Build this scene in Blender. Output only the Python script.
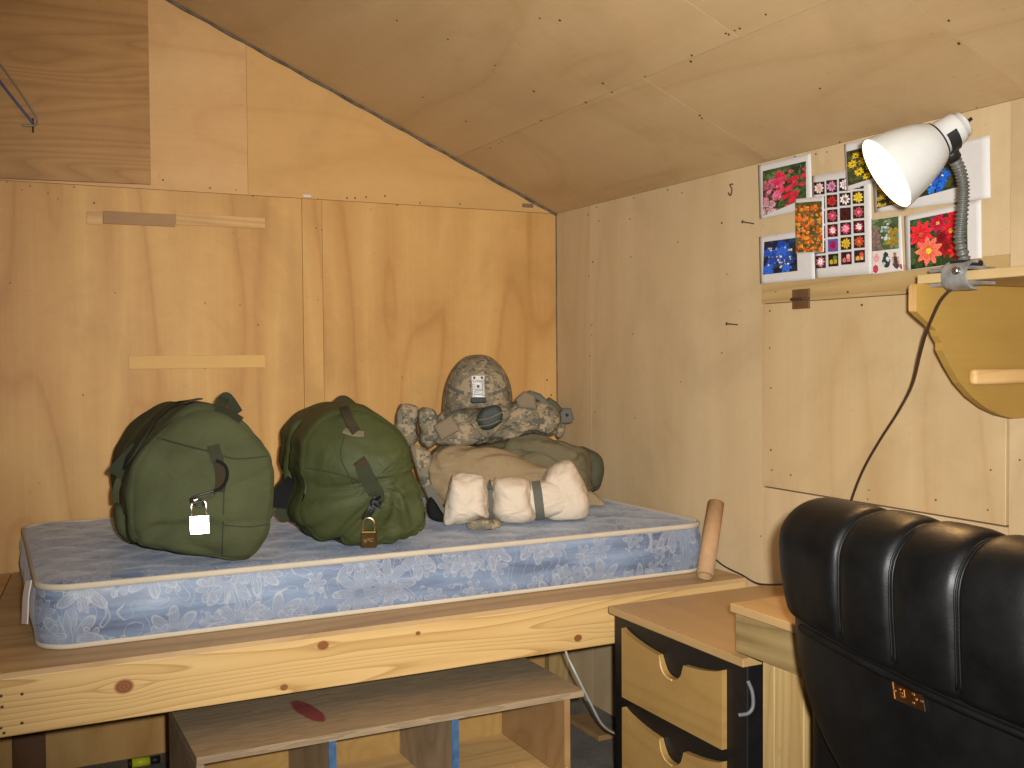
import bpy, bmesh, math, random
import numpy as np
from mathutils import Vector, Matrix, noise
from mathutils.bvhtree import BVHTree

random.seed(4)
for o in list(bpy.data.objects): bpy.data.objects.remove(o)
SC = bpy.context.scene
COL = SC.collection

# ---------------------------------------------------------------- camera
CX, CY, H = 512.0, 384.0, 1.37
VP1, VP2 = (2600.0, 338.0), (-19.0, 357.0)          # vanishing points of the back wall and of the right wall
F = math.sqrt(-((VP1[0]-CX)*(VP2[0]-CX)+(VP1[1]-CY)*(VP2[1]-CY)))
def _cr(p): return Vector(((p[0]-CX)/F, -(p[1]-CY)/F, -1.0))
_X = _cr(VP1).normalized(); _Y = _cr(VP2); _Y = (_Y-_X*_X.dot(_Y)).normalized(); _Z = _X.cross(_Y)
ROT = Matrix((_X, _Y, _Z))
CAMP = Vector((0, 0, H))
cam = bpy.data.cameras.new('camera'); camo = bpy.data.objects.new('camera', cam); COL.objects.link(camo)
cam.sensor_width = 36; cam.lens = 36*F/1024; cam.clip_start = 0.02
camo.matrix_world = Matrix.Translation(CAMP) @ ROT.to_4x4()
SC.camera = camo
RIGHT = ROT @ Vector((1, 0, 0)); UPV = ROT @ Vector((0, 1, 0)); FWD = ROT @ Vector((0, 0, -1))

# ---------------------------------------------------------------- light and exposure
W = bpy.data.worlds.new('world'); SC.world = W; W.use_nodes = True
W.node_tree.nodes['Background'].inputs[0].default_value = (0.5, 0.55, 0.6, 1)
W.node_tree.nodes['Background'].inputs[1].default_value = 0.05
def area(name, loc, aim, sx, sy, power, col):
    l = bpy.data.lights.new(name, 'AREA'); l.shape = 'RECTANGLE'; l.size = sx; l.size_y = sy
    l.energy = power; l.color = col
    o = bpy.data.objects.new(name, l); COL.objects.link(o); o.location = loc
    o.rotation_euler = (Vector(aim)-Vector(loc)).to_track_quat('-Z', 'Y').to_euler()
    return o
FLASH = CAMP + RIGHT*0.042 + UPV*0.03 + FWD*0.02
fl_ = bpy.data.lights.new('camera_flash', 'SPOT'); fl_.energy = 490; fl_.color = (1.0, 0.98, 0.94); fl_.spot_size = math.radians(84); fl_.spot_blend = 1.0; fl_.shadow_soft_size = 0.016
flo = bpy.data.objects.new('camera_flash', fl_); COL.objects.link(flo); flo.location = FLASH
flo.rotation_euler = (FWD+RIGHT*0.04+UPV*0.03).to_track_quat('-Z', 'Y').to_euler()
area('overhead_fill', (-0.30, -0.3, 2.75), (-0.2, 0.2, 0), 1.2, 0.25, 22, (1.0, 0.95, 0.84))  # added overhead fill, unseen behind the camera, for ambient light
vs = SC.view_settings; vs.view_transform = 'Standard'; vs.look = 'None'; vs.gamma = 1.0
vs.exposure = -0.14; vs.use_curve_mapping = False

# ---------------------------------------------------------------- pixel helpers (a pixel gives a direction only)
def ray(p): return ROT @ _cr(p)
def onz(p, z): d = ray(p); return CAMP + d*((z-H)/d.z)
def ony(p, y): d = ray(p); return CAMP + d*(y/d.y)
def onx(p, x): d = ray(p); return CAMP + d*(x/d.x)
def onplane(p, P0, n): d = ray(p); return CAMP + d*((Vector(P0)-CAMP).dot(n)/d.dot(n))

D, WX, EAVE, SLOPE = 3.755, 2.10, 1.935, 0.43       # back wall, right wall, eave height, roof pitch
DECK = 0.673; MTOP = 0.835
def ceil_z(x): return EAVE + SLOPE*(WX-x)
CN = Vector((SLOPE, 0, 1)).normalized(); CP = Vector((WX, 0, EAVE))

# ---------------------------------------------------------------- materials
class NT:
    def __init__(s, name):
        s.m = bpy.data.materials.new(name); s.m.use_nodes = True
        s.t = s.m.node_tree; s.b = s.t.nodes['Principled BSDF']
    def n(s, ty, **kw):
        x = s.t.nodes.new(ty)
        for k, v in kw.items(): setattr(x, k, v)
        return x
    def put(s, sock, v):
        if hasattr(v, 'is_linked') or hasattr(v, 'links'): s.t.links.new(v, sock)
        else: sock.default_value = v
    def math(s, op, a, b=0.0, c=0.0):
        x = s.n('ShaderNodeMath', operation=op)
        s.put(x.inputs[0], a); s.put(x.inputs[1], b); s.put(x.inputs[2], c)
        return x.outputs[0]
    def vec(s, op, a, b=(0, 0, 0)):
        x = s.n('ShaderNodeVectorMath', operation=op); s.put(x.inputs[0], a); s.put(x.inputs[1], b)
        return x.outputs['Value'] if op in ('LENGTH', 'DISTANCE', 'DOT_PRODUCT') else x.outputs[0]
    def obj(s, jitter=True):
        c = s.n('ShaderNodeTexCoord').outputs['Object']
        if not jitter: return c
        r = s.n('ShaderNodeObjectInfo').outputs['Random']
        r = s.math('MULTIPLY', r, 17.0)
        return s.vec('ADD', c, s.comb(r, r, r))
    def comb(s, x, y, z):
        k = s.n('ShaderNodeCombineXYZ'); s.put(k.inputs[0], x); s.put(k.inputs[1], y); s.put(k.inputs[2], z); return k.outputs[0]
    def sep(s, v):
        k = s.n('ShaderNodeSeparateXYZ'); s.put(k.inputs[0], v); return k.outputs
    def scale(s, v, sc): return s.vec('MULTIPLY', v, sc)
    def noise(s, v, scale, detail=3.0, rough=0.5, dist=0.0):
        x = s.n('ShaderNodeTexNoise'); s.put(x.inputs['Vector'], v); s.put(x.inputs['Scale'], scale)
        x.inputs['Detail'].default_value = detail; x.inputs['Roughness'].default_value = rough; x.inputs['Distortion'].default_value = dist
        return x.outputs['Fac']
    def ramp(s, f, stops, interp='LINEAR'):
        x = s.n('ShaderNodeValToRGB'); x.color_ramp.interpolation = interp
        e = x.color_ramp.elements
        while len(e) < len(stops): e.new(0.5)
        for i, (p, c) in enumerate(stops):
            e[i].position = p
            if isinstance(c, (int, float)): c = (c, c, c)
            e[i].color = (*c, 1)
        s.put(x.inputs[0], f); return x.outputs[0]
    def mix(s, f, a, b, mode='MIX'):
        x = s.n('ShaderNodeMix', data_type='RGBA', blend_type=mode)
        s.put(x.inputs[0], f)
        s.put(x.inputs[6], a if not isinstance(a, tuple) else (*a[:3], 1))
        s.put(x.inputs[7], b if not isinstance(b, tuple) else (*b[:3], 1))
        return x.outputs[2]
    def out(s, col=None, rough=0.6, metal=0.0, bump=None, bstr=0.3, bdist=0.01, spec=0.4):
        if col is not None: s.put(s.b.inputs['Base Color'], (*col, 1) if isinstance(col, tuple) else col)
        s.put(s.b.inputs['Roughness'], rough); s.put(s.b.inputs['Metallic'], metal)
        s.b.inputs['Specular IOR Level'].default_value = spec
        if bump is not None:
            k = s.n('ShaderNodeBump'); k.inputs['Strength'].default_value = bstr; k.inputs['Distance'].default_value = bdist
            s.put(k.inputs['Height'], bump); s.t.links.new(k.outputs[0], s.b.inputs['Normal'])
        return s.m

def plain(name, col, rough=0.6, metal=0.0, var=0.06, scale=40.0, spec=0.4, bump=0.0):
    t = NT(name); v = t.obj()
    f = t.noise(v, scale, 4)
    c = t.ramp(f, [(0.3, tuple(max(0, x*(1-var)) for x in col)), (0.7, tuple(min(1, x*(1+var)) for x in col))])
    return t.out(c, rough, metal, f if bump else None, bump, 0.004, spec)

def wood(name, c1, c2, axis='Z', rings=9.0, contrast=1.0, rough=0.55, wide=1.6, blot=0.5, dark=(0.25, 0.13, 0.05), spec=0.35):
    """plywood / board figure: contour lines of a noise stretched along the grain"""
    t = NT(name); v = t.obj()
    long, cross = 0.28, wide
    sc = {'X': (long, cross, cross), 'Y': (cross, long, cross), 'Z': (cross, cross, long)}[axis]
    g = t.scale(v, sc)
    n = t.noise(g, 1.3, 2.0, 0.45, 0.25)
    ring = t.math('FRACT', t.math('MULTIPLY', n, rings))
    tri = t.math('ABSOLUTE', t.math('SUBTRACT', t.math('MULTIPLY', ring, 2.0), 1.0))
    fsc = {'X': (2, 120, 120), 'Y': (120, 2, 120), 'Z': (120, 120, 2)}[axis]
    fib = t.noise(t.scale(v, fsc), 1.0, 3.0, 0.6)
    tone = t.noise(t.scale(v, sc), 2.4, 3.0, 0.55)
    f = t.math('ADD', t.math('MULTIPLY', tri, 0.36*contrast), t.math('MULTIPLY', fib, 0.30))
    f = t.math('ADD', f, t.math('MULTIPLY', t.math('SUBTRACT', tone, 0.5), blot*1.7))
    line = t.ramp(ring, [(0.0, 0.0), (0.84, 0.0), (0.95, 1.0), (1.0, 0.0)])
    f = t.math('ADD', f, t.math('MULTIPLY', line, 0.24*contrast))
    mot = t.noise(v, 26.0, 5.0, 0.65)
    f = t.math('ADD', f, t.math('MULTIPLY', t.math('SUBTRACT', mot, 0.5), 0.34))
    f = t.math('ADD', f, 0.10)
    col = t.ramp(f, [(0.0, c1), (0.35, tuple(0.6*a+0.4*b for a, b in zip(c1, c2))), (0.9, c2)])
    stain = t.noise(v, 1.7, 6.0, 0.62, 0.8)
    col = t.mix(t.ramp(stain, [(0.52, 0.0), (0.72, 0.30)]), col, tuple(0.55*a for a in c2))
    speck = t.noise(v, 38.0, 2.0)
    col = t.mix(t.ramp(speck, [(0.74, 0.0), (0.80, 0.4)]), col, dark)
    return t.out(col, rough, 0, fib, 0.12, 0.002, spec)

def knotty(name, knots):
    """pine board with knots at given object-space (x, z); the grain flows around them"""
    t = NT(name); v = t.obj(False); x, y, z = t.sep(v)
    zz = z; mask = 0.0; core = 0.0
    for kx, kz, r in knots:
        dx = t.math('SUBTRACT', x, kx); dz = t.math('SUBTRACT', z, kz)
        d2 = t.math('ADD', t.math('POWER', t.math('ABSOLUTE', t.math('DIVIDE', dx, r*2.6)), 2.0), t.math('POWER', t.math('ABSOLUTE', t.math('DIVIDE', dz, r*1.5)), 2.0))
        g = t.math('EXPONENT', t.math('MULTIPLY', d2, -0.7))
        sg = t.math('DIVIDE', dz, t.math('ADD', t.math('ABSOLUTE', dz), 0.006))
        zz = t.math('SUBTRACT', zz, t.math('MULTIPLY', t.math('MULTIPLY', sg, g), r*1.1))
        e = t.math('SQRT', t.math('ADD', t.math('POWER', t.math('ABSOLUTE', t.math('DIVIDE', dx, r*1.15)), 2.0), t.math('POWER', t.math('ABSOLUTE', t.math('DIVIDE', dz, r*0.9)), 2.0)))
        k = t.ramp(e, [(0.75, 1.0), (1.0, 0.0)]); mask = t.math('MAXIMUM', mask, k)
        k2 = t.ramp(t.math('FRACT', t.math('MULTIPLY', e, 3.0)), [(0.0, 0.0), (0.9, 1.0)]); core = t.math('MAXIMUM', core, t.math('MULTIPLY', k, k2))
    g = t.comb(t.math('MULTIPLY', x, 0.45), t.math('MULTIPLY', y, 1.0), t.math('MULTIPLY', zz, 5.0))
    n = t.noise(g, 1.1, 1.5, 0.4, 0.15)
    ring = t.math('FRACT', t.math('MULTIPLY', n, 26.0))
    f = t.ramp(ring, [(0.0, 0.0), (0.75, 0.55), (0.93, 1.0), (1.0, 0.0)])
    fib = t.noise(t.scale(v, (3, 3, 160)), 1.0, 3.0)
    f = t.math('ADD', t.math('MULTIPLY', f, 0.62), t.math('MULTIPLY', fib, 0.35))
    col = t.ramp(f, [(0.0, (0.64, 0.445, 0.195)), (0.5, (0.54, 0.35, 0.135)), (1.0, (0.34, 0.185, 0.055))])
    kc = t.mix(core, (0.30, 0.11, 0.03), (0.16, 0.055, 0.02))
    col = t.mix(mask, col, kc)
    return t.out(col, 0.45, 0, fib, 0.1, 0.002)

def cloth(name, col, rough=0.9, weave=900.0, blot=0.16, bump=0.15, sheen=0.0, crumple=0.0):
    t = NT(name); v = t.obj()
    n = t.noise(v, 7.0, 5, 0.6); w = t.noise(v, weave, 1.0)
    f = t.math('ADD', t.math('MULTIPLY', n, 0.7), t.math('MULTIPLY', w, 0.3))
    c = t.ramp(f, [(0.25, tuple(x*(1-blot) for x in col)), (0.75, tuple(min(1, x*(1+blot)) for x in col))])
    if crumple:
        cr = t.noise(t.scale(v, (1.0, 1.0, 1.6)), 9.0, 3.0, 0.5, 0.6)
        cr = t.math('ABSOLUTE', t.math('SUBTRACT', cr, 0.5))
        h = t.math('ADD', t.math('MULTIPLY', cr, 4.0), t.math('MULTIPLY', w, 0.02))
        return t.out(c, rough, 0, h, crumple, 0.012, 0.2)
    return t.out(c, rough, 0, w, bump, 0.001, 0.2)

def camo(name, cell=0.0055):
    t = NT(name); v = t.obj()
    sn = t.n('ShaderNodeVectorMath', operation='SNAP'); t.put(sn.inputs[0], v); sn.inputs[1].default_value = (cell*1.6, cell, cell)
    q = sn.outputs[0]
    a = t.noise(q, 26.0, 4, 0.7); b = t.noise(t.vec('ADD', q, (3.1, 1.7, 9.2)), 38.0, 4, 0.7)
    c = t.mix(t.ramp(a, [(0.47, 0.0), (0.48, 1.0)], 'CONSTANT'), (0.31, 0.245, 0.155), (0.185, 0.16, 0.108))
    c = t.mix(t.ramp(b, [(0.54, 0.0), (0.56, 1.0)], 'CONSTANT'), c, (0.105, 0.10, 0.08))
    w = t.noise(v, 800.0, 1)
    return t.out(c, 0.9, 0, w, 0.12, 0.001, 0.2)

def damask(name):
    """blue brocade: woven flower heads, scrolls and quilting thread, laid out in UV metres"""
    t = NT(name)
    uv = t.n('ShaderNodeUVMap').outputs[0]
    wob = t.n('ShaderNodeTexNoise'); t.put(wob.inputs['Vector'], uv); wob.inputs['Scale'].default_value = 9.0
    p = t.vec('ADD', uv, t.vec('MULTIPLY', t.vec('SUBTRACT', wob.outputs['Color'], (0.5, 0.5, 0.5)), (0.03, 0.03, 0)))
    p = t.vec('MULTIPLY', p, (1, 1, 0))
    def flowers(sc, petals, R, off):
        vo = t.n('ShaderNodeTexVoronoi', voronoi_dimensions='2D'); vo.inputs['Randomness'].default_value = 0.75
        q = t.vec('ADD', p, off)
        t.put(vo.inputs['Vector'], q); vo.inputs['Scale'].default_value = sc
        d = t.vec('SUBTRACT', q, vo.outputs['Position'])
        dx, dy, _ = t.sep(d)
        r = t.math('MULTIPLY', t.vec('LENGTH', d), sc)
        a = t.math('ARCTAN2', dy, dx)
        edge = t.math('ADD', R*0.35, t.math('MULTIPLY', t.math('ABSOLUTE', t.math('COSINE', t.math('MULTIPLY', a, petals/2))), R*0.8))
        inside = t.math('LESS_THAN', r, edge)
        vein = t.math('ABSOLUTE', t.math('SINE', t.math('MULTIPLY', a, petals*2)))
        vein = t.math('MULTIPLY', inside, t.math('ADD', 0.6, t.math('MULTIPLY', vein, 0.4)))
        eye = t.math('LESS_THAN', r, R*0.2)
        rim = t.math('LESS_THAN', t.math('ABSOLUTE', t.math('SUBTRACT', r, edge)), 0.02)
        return t.math('SUBTRACT', vein, t.math('MULTIPLY', eye, 0.6)), rim
    f1, r1 = flowers(6.2, 8, 0.40, (0.03, 0.02, 0))
    f2, r2 = flowers(11.0, 6, 0.30, (3.3, 1.7, 0))
    nz = t.noise(p, 10.0, 1.0, 0.4, 1.1)
    scroll = t.ramp(t.math('ABSOLUTE', t.math('SUBTRACT', t.math('FRACT', t.math('MULTIPLY', nz, 7.0)), 0.5)), [(0.0, 1.0), (0.06, 0.0)])
    wv = t.noise(t.vec('MULTIPLY', uv, (1.2, 10, 1)), 3.0, 4, 0.65)
    shad = t.noise(uv, 3.2, 3, 0.6)
    base = t.ramp(t.math('ADD', t.math('MULTIPLY', wv, 0.6), t.math('MULTIPLY', shad, 0.4)),
                  [(0.34, (0.085, 0.11, 0.175)), (0.48, (0.15, 0.205, 0.31)), (0.62, (0.22, 0.295, 0.42))])
    pat = t.math('MAXIMUM', t.math('MULTIPLY', f1, 0.55), t.math('MULTIPLY', f2, 0.5))
    pat = t.math('MAXIMUM', pat, t.math('MULTIPLY', scroll, 0.5))
    lines = t.math('MAXIMUM', t.math('MAXIMUM', r1, r2), scroll)
    c = t.mix(pat, base, (0.29, 0.32, 0.38))
    c = t.mix(t.math('MULTIPLY', lines, 0.5), c, (0.42, 0.45, 0.50))
    h = t.math('ADD', pat, t.math('MULTIPLY', t.noise(uv, 500, 1), 0.25))
    t.b.inputs['Sheen Weight'].default_value = 0.22; t.b.inputs['Sheen Roughness'].default_value = 0.35
    t.b.inputs['Sheen Tint'].default_value = (0.85, 0.9, 1.0, 1)
    return t.out(c, 0.45, 0, h, 0.25, 0.004, 0.5)

def printed(name):
    t = NT(name); a = t.n('ShaderNodeVertexColor'); a.layer_name = 'print'
    return t.out(a.outputs[0], 0.4, spec=0.4)

M = {}
M['ply_lower'] = wood('plywood_honey', (0.64, 0.395, 0.14), (0.46, 0.235, 0.070), 'Z', 7, 1.1, wide=1.7)
M['ply_upper'] = wood('plywood_gable', (0.66, 0.42, 0.19), (0.54, 0.30, 0.105), 'X', 6, 0.7)
M['ply_gold'] = wood('plywood_gable_gold', (0.62, 0.38, 0.145), (0.50, 0.28, 0.090), 'X', 6, 0.7)
M['oak'] = wood('oak_plywood', (0.46, 0.255, 0.085), (0.33, 0.165, 0.05), 'X', 26, 1.2, wide=3.2, blot=0.35)
M['ply_right'] = wood('plywood_pale', (0.62, 0.475, 0.28), (0.50, 0.355, 0.19), 'Z', 7, 0.8)
M['ply_hatch'] = wood('plywood_hatch', (0.58, 0.435, 0.24), (0.47, 0.32, 0.155), 'Z', 6, 0.9)
M['ply_ceiling'] = wood('plywood_ceiling', (0.60, 0.425, 0.225), (0.47, 0.305, 0.14), 'Y', 6, 0.8)
M['ply_deck'] = wood('plywood_deck', (0.56, 0.38, 0.19), (0.38, 0.235, 0.105), 'X', 12, 1.2)
M['ply_grey'] = wood('plywood_grey', (0.36, 0.265, 0.165), (0.24, 0.165, 0.10), 'X', 12, 1.3)
M['ply_shelf'] = wood('plywood_bracket', (0.37, 0.228, 0.054), (0.28, 0.158, 0.032), 'X', 5, 0.6, blot=0.7)
M['pine'] = wood('pine', (0.68, 0.46, 0.20), (0.50, 0.29, 0.105), 'X', 18, 1.2, wide=3)
M['pine_y'] = wood('pine_along_wall', (0.50, 0.36, 0.165), (0.38, 0.24, 0.095), 'Y', 18, 1.2, wide=3)
M['pine_z'] = wood('pine_upright', (0.46, 0.33, 0.14), (0.34, 0.215, 0.08), 'Z', 18, 1.2, wide=3)
M['pine_green'] = wood('treated_pine', (0.34, 0.245, 0.105), (0.20, 0.13, 0.05), 'Y', 18, 1.5, wide=4)
M['laminate'] = wood('oak_laminate', (0.40, 0.25, 0.085), (0.32, 0.185, 0.055), 'Y', 14, 0.9, rough=0.35, wide=3)
M['laminate_top'] = wood('oak_laminate_top', (0.44, 0.28, 0.12), (0.36, 0.215, 0.085), 'Y', 10, 0.6, rough=0.4, wide=2)
M['dark_wood'] = wood('brown_board', (0.17, 0.085, 0.035), (0.11, 0.05, 0.02), 'Z', 8, 1)
M['patch_grey'] = wood('weathered_patch', (0.42, 0.25, 0.11), (0.30, 0.165, 0.065), 'X', 9, 1)
M['patch_light'] = wood('pale_patch', (0.66, 0.43, 0.19), (0.50, 0.285, 0.10), 'X', 20, 1.4, wide=4)
M['patch_gold'] = wood('golden_patch', (0.66, 0.42, 0.14), (0.55, 0.31, 0.085), 'X', 5, 0.6)
M['gap'] = plain('dark_joint', (0.11, 0.07, 0.035), 0.9)
M['trim_dark'] = plain('dark_caulk', (0.13, 0.10, 0.065), 0.9, var=0.5, scale=30)
M['black'] = plain('black_laminate', (0.0075, 0.007, 0.0075), 0.42, var=0.2)
M['grey_hook'] = plain('dull_grey_metal', (0.16, 0.16, 0.165), 0.6, 0.3)
M['chrome'] = plain('chrome', (0.6, 0.6, 0.6), 0.25, 1.0)
M['steel'] = plain('cast_steel', (0.40, 0.40, 0.39), 0.45, 0.65, var=0.3)
M['iron'] = plain('rusty_nail', (0.10, 0.07, 0.05), 0.6, 0.6, var=0.4)
M['gun'] = plain('dark_metal', (0.05, 0.047, 0.043), 0.4, 0.9)
M['brass_bright'] = plain('polished_brass', (0.86, 0.78, 0.62), 0.30, 1.0, var=0.03)
M['brass'] = plain('shaded_brass', (0.33, 0.20, 0.075), 0.28, 1.0, var=0.2)  # shade of the down-tilted right lock put into the colour; marks share it
M['brass_plate'] = plain('copper_plate', (0.30, 0.15, 0.06), 0.35, 1.0, var=0.3)
M['gold'] = plain('bright_brass', (0.75, 0.55, 0.28), 0.3, 1.0)
M['etched'] = plain('etched_copper', (0.40, 0.26, 0.13), 0.5, 1.0)
M['white'] = plain('white_enamel', (0.50, 0.49, 0.46), 0.28, var=0.02, spec=0.5)
M['paper'] = plain('paper', (0.62, 0.60, 0.58), 0.6, var=0.02)
M['print'] = printed('colour_print')
M['cream'] = cloth('cream_binding', (0.50, 0.44, 0.345), blot=0.1)
M['white_tag'] = cloth('white_tag', (0.62, 0.55, 0.50))
M['olive'] = cloth('olive_canvas', (0.060, 0.067, 0.030), blot=0.30, crumple=0.18)
M['olive2'] = cloth('olive_nylon', (0.048, 0.056, 0.019), rough=0.6, blot=0.28, crumple=0.2)
M['olive_dark'] = cloth('dark_olive_webbing', (0.030, 0.034, 0.018))
M['black_web'] = cloth('black_webbing', (0.008, 0.008, 0.008))
M['brown_web'] = cloth('brown_webbing', (0.036, 0.027, 0.014))
M['khaki'] = cloth('khaki_cloth', (0.27, 0.20, 0.112), blot=0.14, crumple=0.4)
M['sage'] = cloth('sage_cloth', (0.145, 0.125, 0.072), blot=0.22, crumple=0.5)
M['sage_dark'] = cloth('dark_sage_nylon', (0.082, 0.083, 0.050), blot=0.2, crumple=0.4)
M['cotton'] = cloth('cream_cotton', (0.60, 0.51, 0.40), blot=0.06, crumple=0.45)
M['grey_web'] = cloth('foliage_webbing', (0.115, 0.112, 0.092))
M['velcro'] = cloth('tan_velcro', (0.20, 0.158, 0.105))
M['camo'] = camo('digital_camouflage')
M['damask'] = damask('blue_damask')
M['cardboard'] = plain('cardboard', (0.42, 0.26, 0.135), 0.8, var=0.08)
M['blue_edge'] = plain('blue_paint', (0.045, 0.11, 0.22), 0.6, var=0.3)
M['cord_brown'] = plain('brown_cord', (0.045, 0.022, 0.014), 0.4)
M['cord_black'] = plain('black_wire', (0.012, 0.011, 0.011), 0.4)
M['cord_white'] = plain('white_cable', (0.45, 0.45, 0.42), 0.5)
M['blue_wire'] = plain('blue_wire', (0.05, 0.06, 0.16), 0.4)
M['grey_wire'] = plain('grey_wire', (0.20, 0.17, 0.13), 0.4, 0.5)
M['yellow'] = plain('yellow_plastic', (0.55, 0.58, 0.02), 0.4)
M['rubber'] = plain('black_rubber', (0.012, 0.012, 0.012), 0.5)
def leather():
    t = NT('black_leather'); v = t.obj()
    n = t.noise(v, 260.0, 3, 0.6); big = t.noise(v, 14.0, 4, 0.6)
    c = t.ramp(big, [(0.3, (0.002, 0.002, 0.002)), (0.75, (0.004, 0.004, 0.004))])
    r = t.ramp(big, [(0.3, 0.40), (0.7, 0.52)])
    return t.out(c, r, 0, n, 0.16, 0.0015, 0.22)
M['leather'] = leather()
def carpet():
    t = NT('grey_carpet'); v = t.obj(False)
    n = t.noise(v, 160.0, 3, 0.7); b = t.noise(v, 9.0, 4, 0.6)
    f = t.math('ADD', t.math('MULTIPLY', n, 0.7), t.math('MULTIPLY', b, 0.35))
    return t.out(t.ramp(f, [(0.35, (0.10, 0.088, 0.07)), (0.7, (0.30, 0.275, 0.23))]), 0.95, 0, n, 0.6, 0.006, 0.1)
M['carpet'] = carpet()
def stained(SX, SYY):
    t = NT('stained_shelf_plywood'); v = t.obj(False)
    x, y, z = t.sep(v)
    n = t.noise(t.scale(v, (0.9, 9, 9)), 3.0, 3, 0.55)
    fib = t.noise(t.scale(v, (3, 120, 120)), 1.0, 3)
    ring = t.math('FRACT', t.math('MULTIPLY', n, 7.0))
    c = t.ramp(t.math('ADD', t.math('MULTIPLY', ring, 0.5), t.math('MULTIPLY', fib, 0.4)), [(0.1, (0.36, 0.27, 0.165)), (0.9, (0.20, 0.14, 0.08))])  # plywood tone darkened and greyed for the shade under the bunk
    # spilled red paint
    dx = t.math('SUBTRACT', x, SX); dy = t.math('SUBTRACT', y, SYY)
    e = t.math('ADD', t.math('POWER', t.math('ABSOLUTE', t.math('DIVIDE', t.math('ADD', dx, t.math('MULTIPLY', dy, 0.10)), 0.034)), 2.0), t.math('POWER', t.math('ABSOLUTE', t.math('DIVIDE', dy, 0.12)), 2.0))
    e = t.math('ADD', e, t.math('MULTIPLY', t.noise(v, 60.0, 2), 0.5))
    c = t.mix(t.ramp(e, [(0.75, 0.85), (1.35, 0.0)]), c, (0.20, 0.018, 0.028))
    return t.out(c, 0.6, 0, fib, 0.15, 0.002)
def glow():
    t = NT('lit_bulb'); e = t.b.inputs
    e['Emission Color'].default_value = (1, 0.80, 0.52, 1); e['Emission Strength'].default_value = 26
    return t.out((1, 1, 1), 0.5)
M['bulb'] = glow()
def ribbed():
    t = NT('ribbed_gooseneck'); return t.out((0.13, 0.13, 0.115), 0.4, 0.3)
M['neck'] = ribbed()

# ---------------------------------------------------------------- object helpers
WORLD = {}                                            # object -> (verts, faces) in world space, for draping
def mk(name, verts, faces, mat, parent=None, smooth=False, uvs=None, keep=False):
    vs_ = [Vector(v) for v in verts]
    lo = Vector((min(v.x for v in vs_), min(v.y for v in vs_), min(v.z for v in vs_)))
    hi = Vector((max(v.x for v in vs_), max(v.y for v in vs_), max(v.z for v in vs_)))
    c = Vector(((lo.x+hi.x)/2, (lo.y+hi.y)/2, (lo.z+hi.z)/2))
    me = bpy.data.meshes.new(name); me.from_pydata([v-c for v in vs_], [], faces); me.update()
    me.materials.append(mat)
    if smooth: me.polygons.foreach_set('use_smooth', [True]*len(me.polygons))
    if uvs is not None:
        ul = me.uv_layers.new(name='UVMap')
        for i, l in enumerate(me.loops): ul.data[i].uv = uvs(vs_[l.vertex_index]) if callable(uvs) else uvs[l.vertex_index]
    o = bpy.data.objects.new(name, me); COL.objects.link(o)
    if parent is not None:
        base = Vector(parent['_w']); o.parent = parent; o.location = c-base
    else: o.location = c
    o['_w'] = tuple(c)
    if keep: WORLD[o.name] = BVHTree.FromPolygons([v[:] for v in vs_], faces)
    return o
def thing(name, loc, label, cat, group=None):
    o = bpy.data.objects.new(name, None); COL.objects.link(o); o.location = loc; o.empty_display_size = 0.05
    o['_w'] = tuple(loc); return tag(o, label, cat, group)
def tag(o, label, cat, group=None):
    o['label'] = label; o['category'] = cat
    if group: o['group'] = group
    return o
def struct(o): o['kind'] = 'structure'; return o
def holder(name, loc):
    o = bpy.data.objects.new(name, None); COL.objects.link(o); o.location = loc; o['_w'] = tuple(loc); return struct(o)

def bm_geo(bm):
    bm.verts.ensure_lookup_table(); bm.normal_update()
    v = [x.co.copy() for x in bm.verts]; f = [[q.index for q in p.verts] for p in bm.faces]; bm.free(); return v, f
def boxgeo(x0, x1, y0, y1, z0, z1, bev=0.0, seg=2):
    bm = bmesh.new(); bmesh.ops.create_cube(bm, size=1.0)
    for v in bm.verts:
        v.co = Vector(((x0+x1)/2+v.co.x*(x1-x0), (y0+y1)/2+v.co.y*(y1-y0), (z0+z1)/2+v.co.z*(z1-z0)))
    if bev: bmesh.ops.bevel(bm, geom=bm.edges[:], offset=bev, segments=seg, profile=0.5, affect='EDGES')
    return bm_geo(bm)
def box(name, x0, x1, y0, y1, z0, z1, mat, parent=None, bev=0.0015, seg=1, mtx=None):
    v, f = boxgeo(x0, x1, y0, y1, z0, z1, bev, seg)
    if mtx is not None: v = [mtx @ q for q in v]
    return mk(name, v, f, mat, parent, smooth=False)
def prism(name, pts, off, mat, parent=None, smooth=False):
    """polygon (3-D points, in order) thickened by the vector off"""
    n = len(pts); pts = [Vector(p) for p in pts]; off = Vector(off)
    v = pts+[p+off for p in pts]
    f = [list(range(n-1, -1, -1)), list(range(n, 2*n))]+[[i, (i+1) % n, n+(i+1) % n, n+i] for i in range(n)]
    nn = (pts[1]-pts[0]).cross(pts[2]-pts[1])
    bm = bmesh.new(); vv = [bm.verts.new(p) for p in v]
    for q in f: bm.faces.new([vv[i] for i in q])
    bmesh.ops.recalc_face_normals(bm, faces=bm.faces[:])
    bm.verts.index_update(); v, f = bm_geo(bm)
    return mk(name, v, f, mat, parent, smooth)
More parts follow.
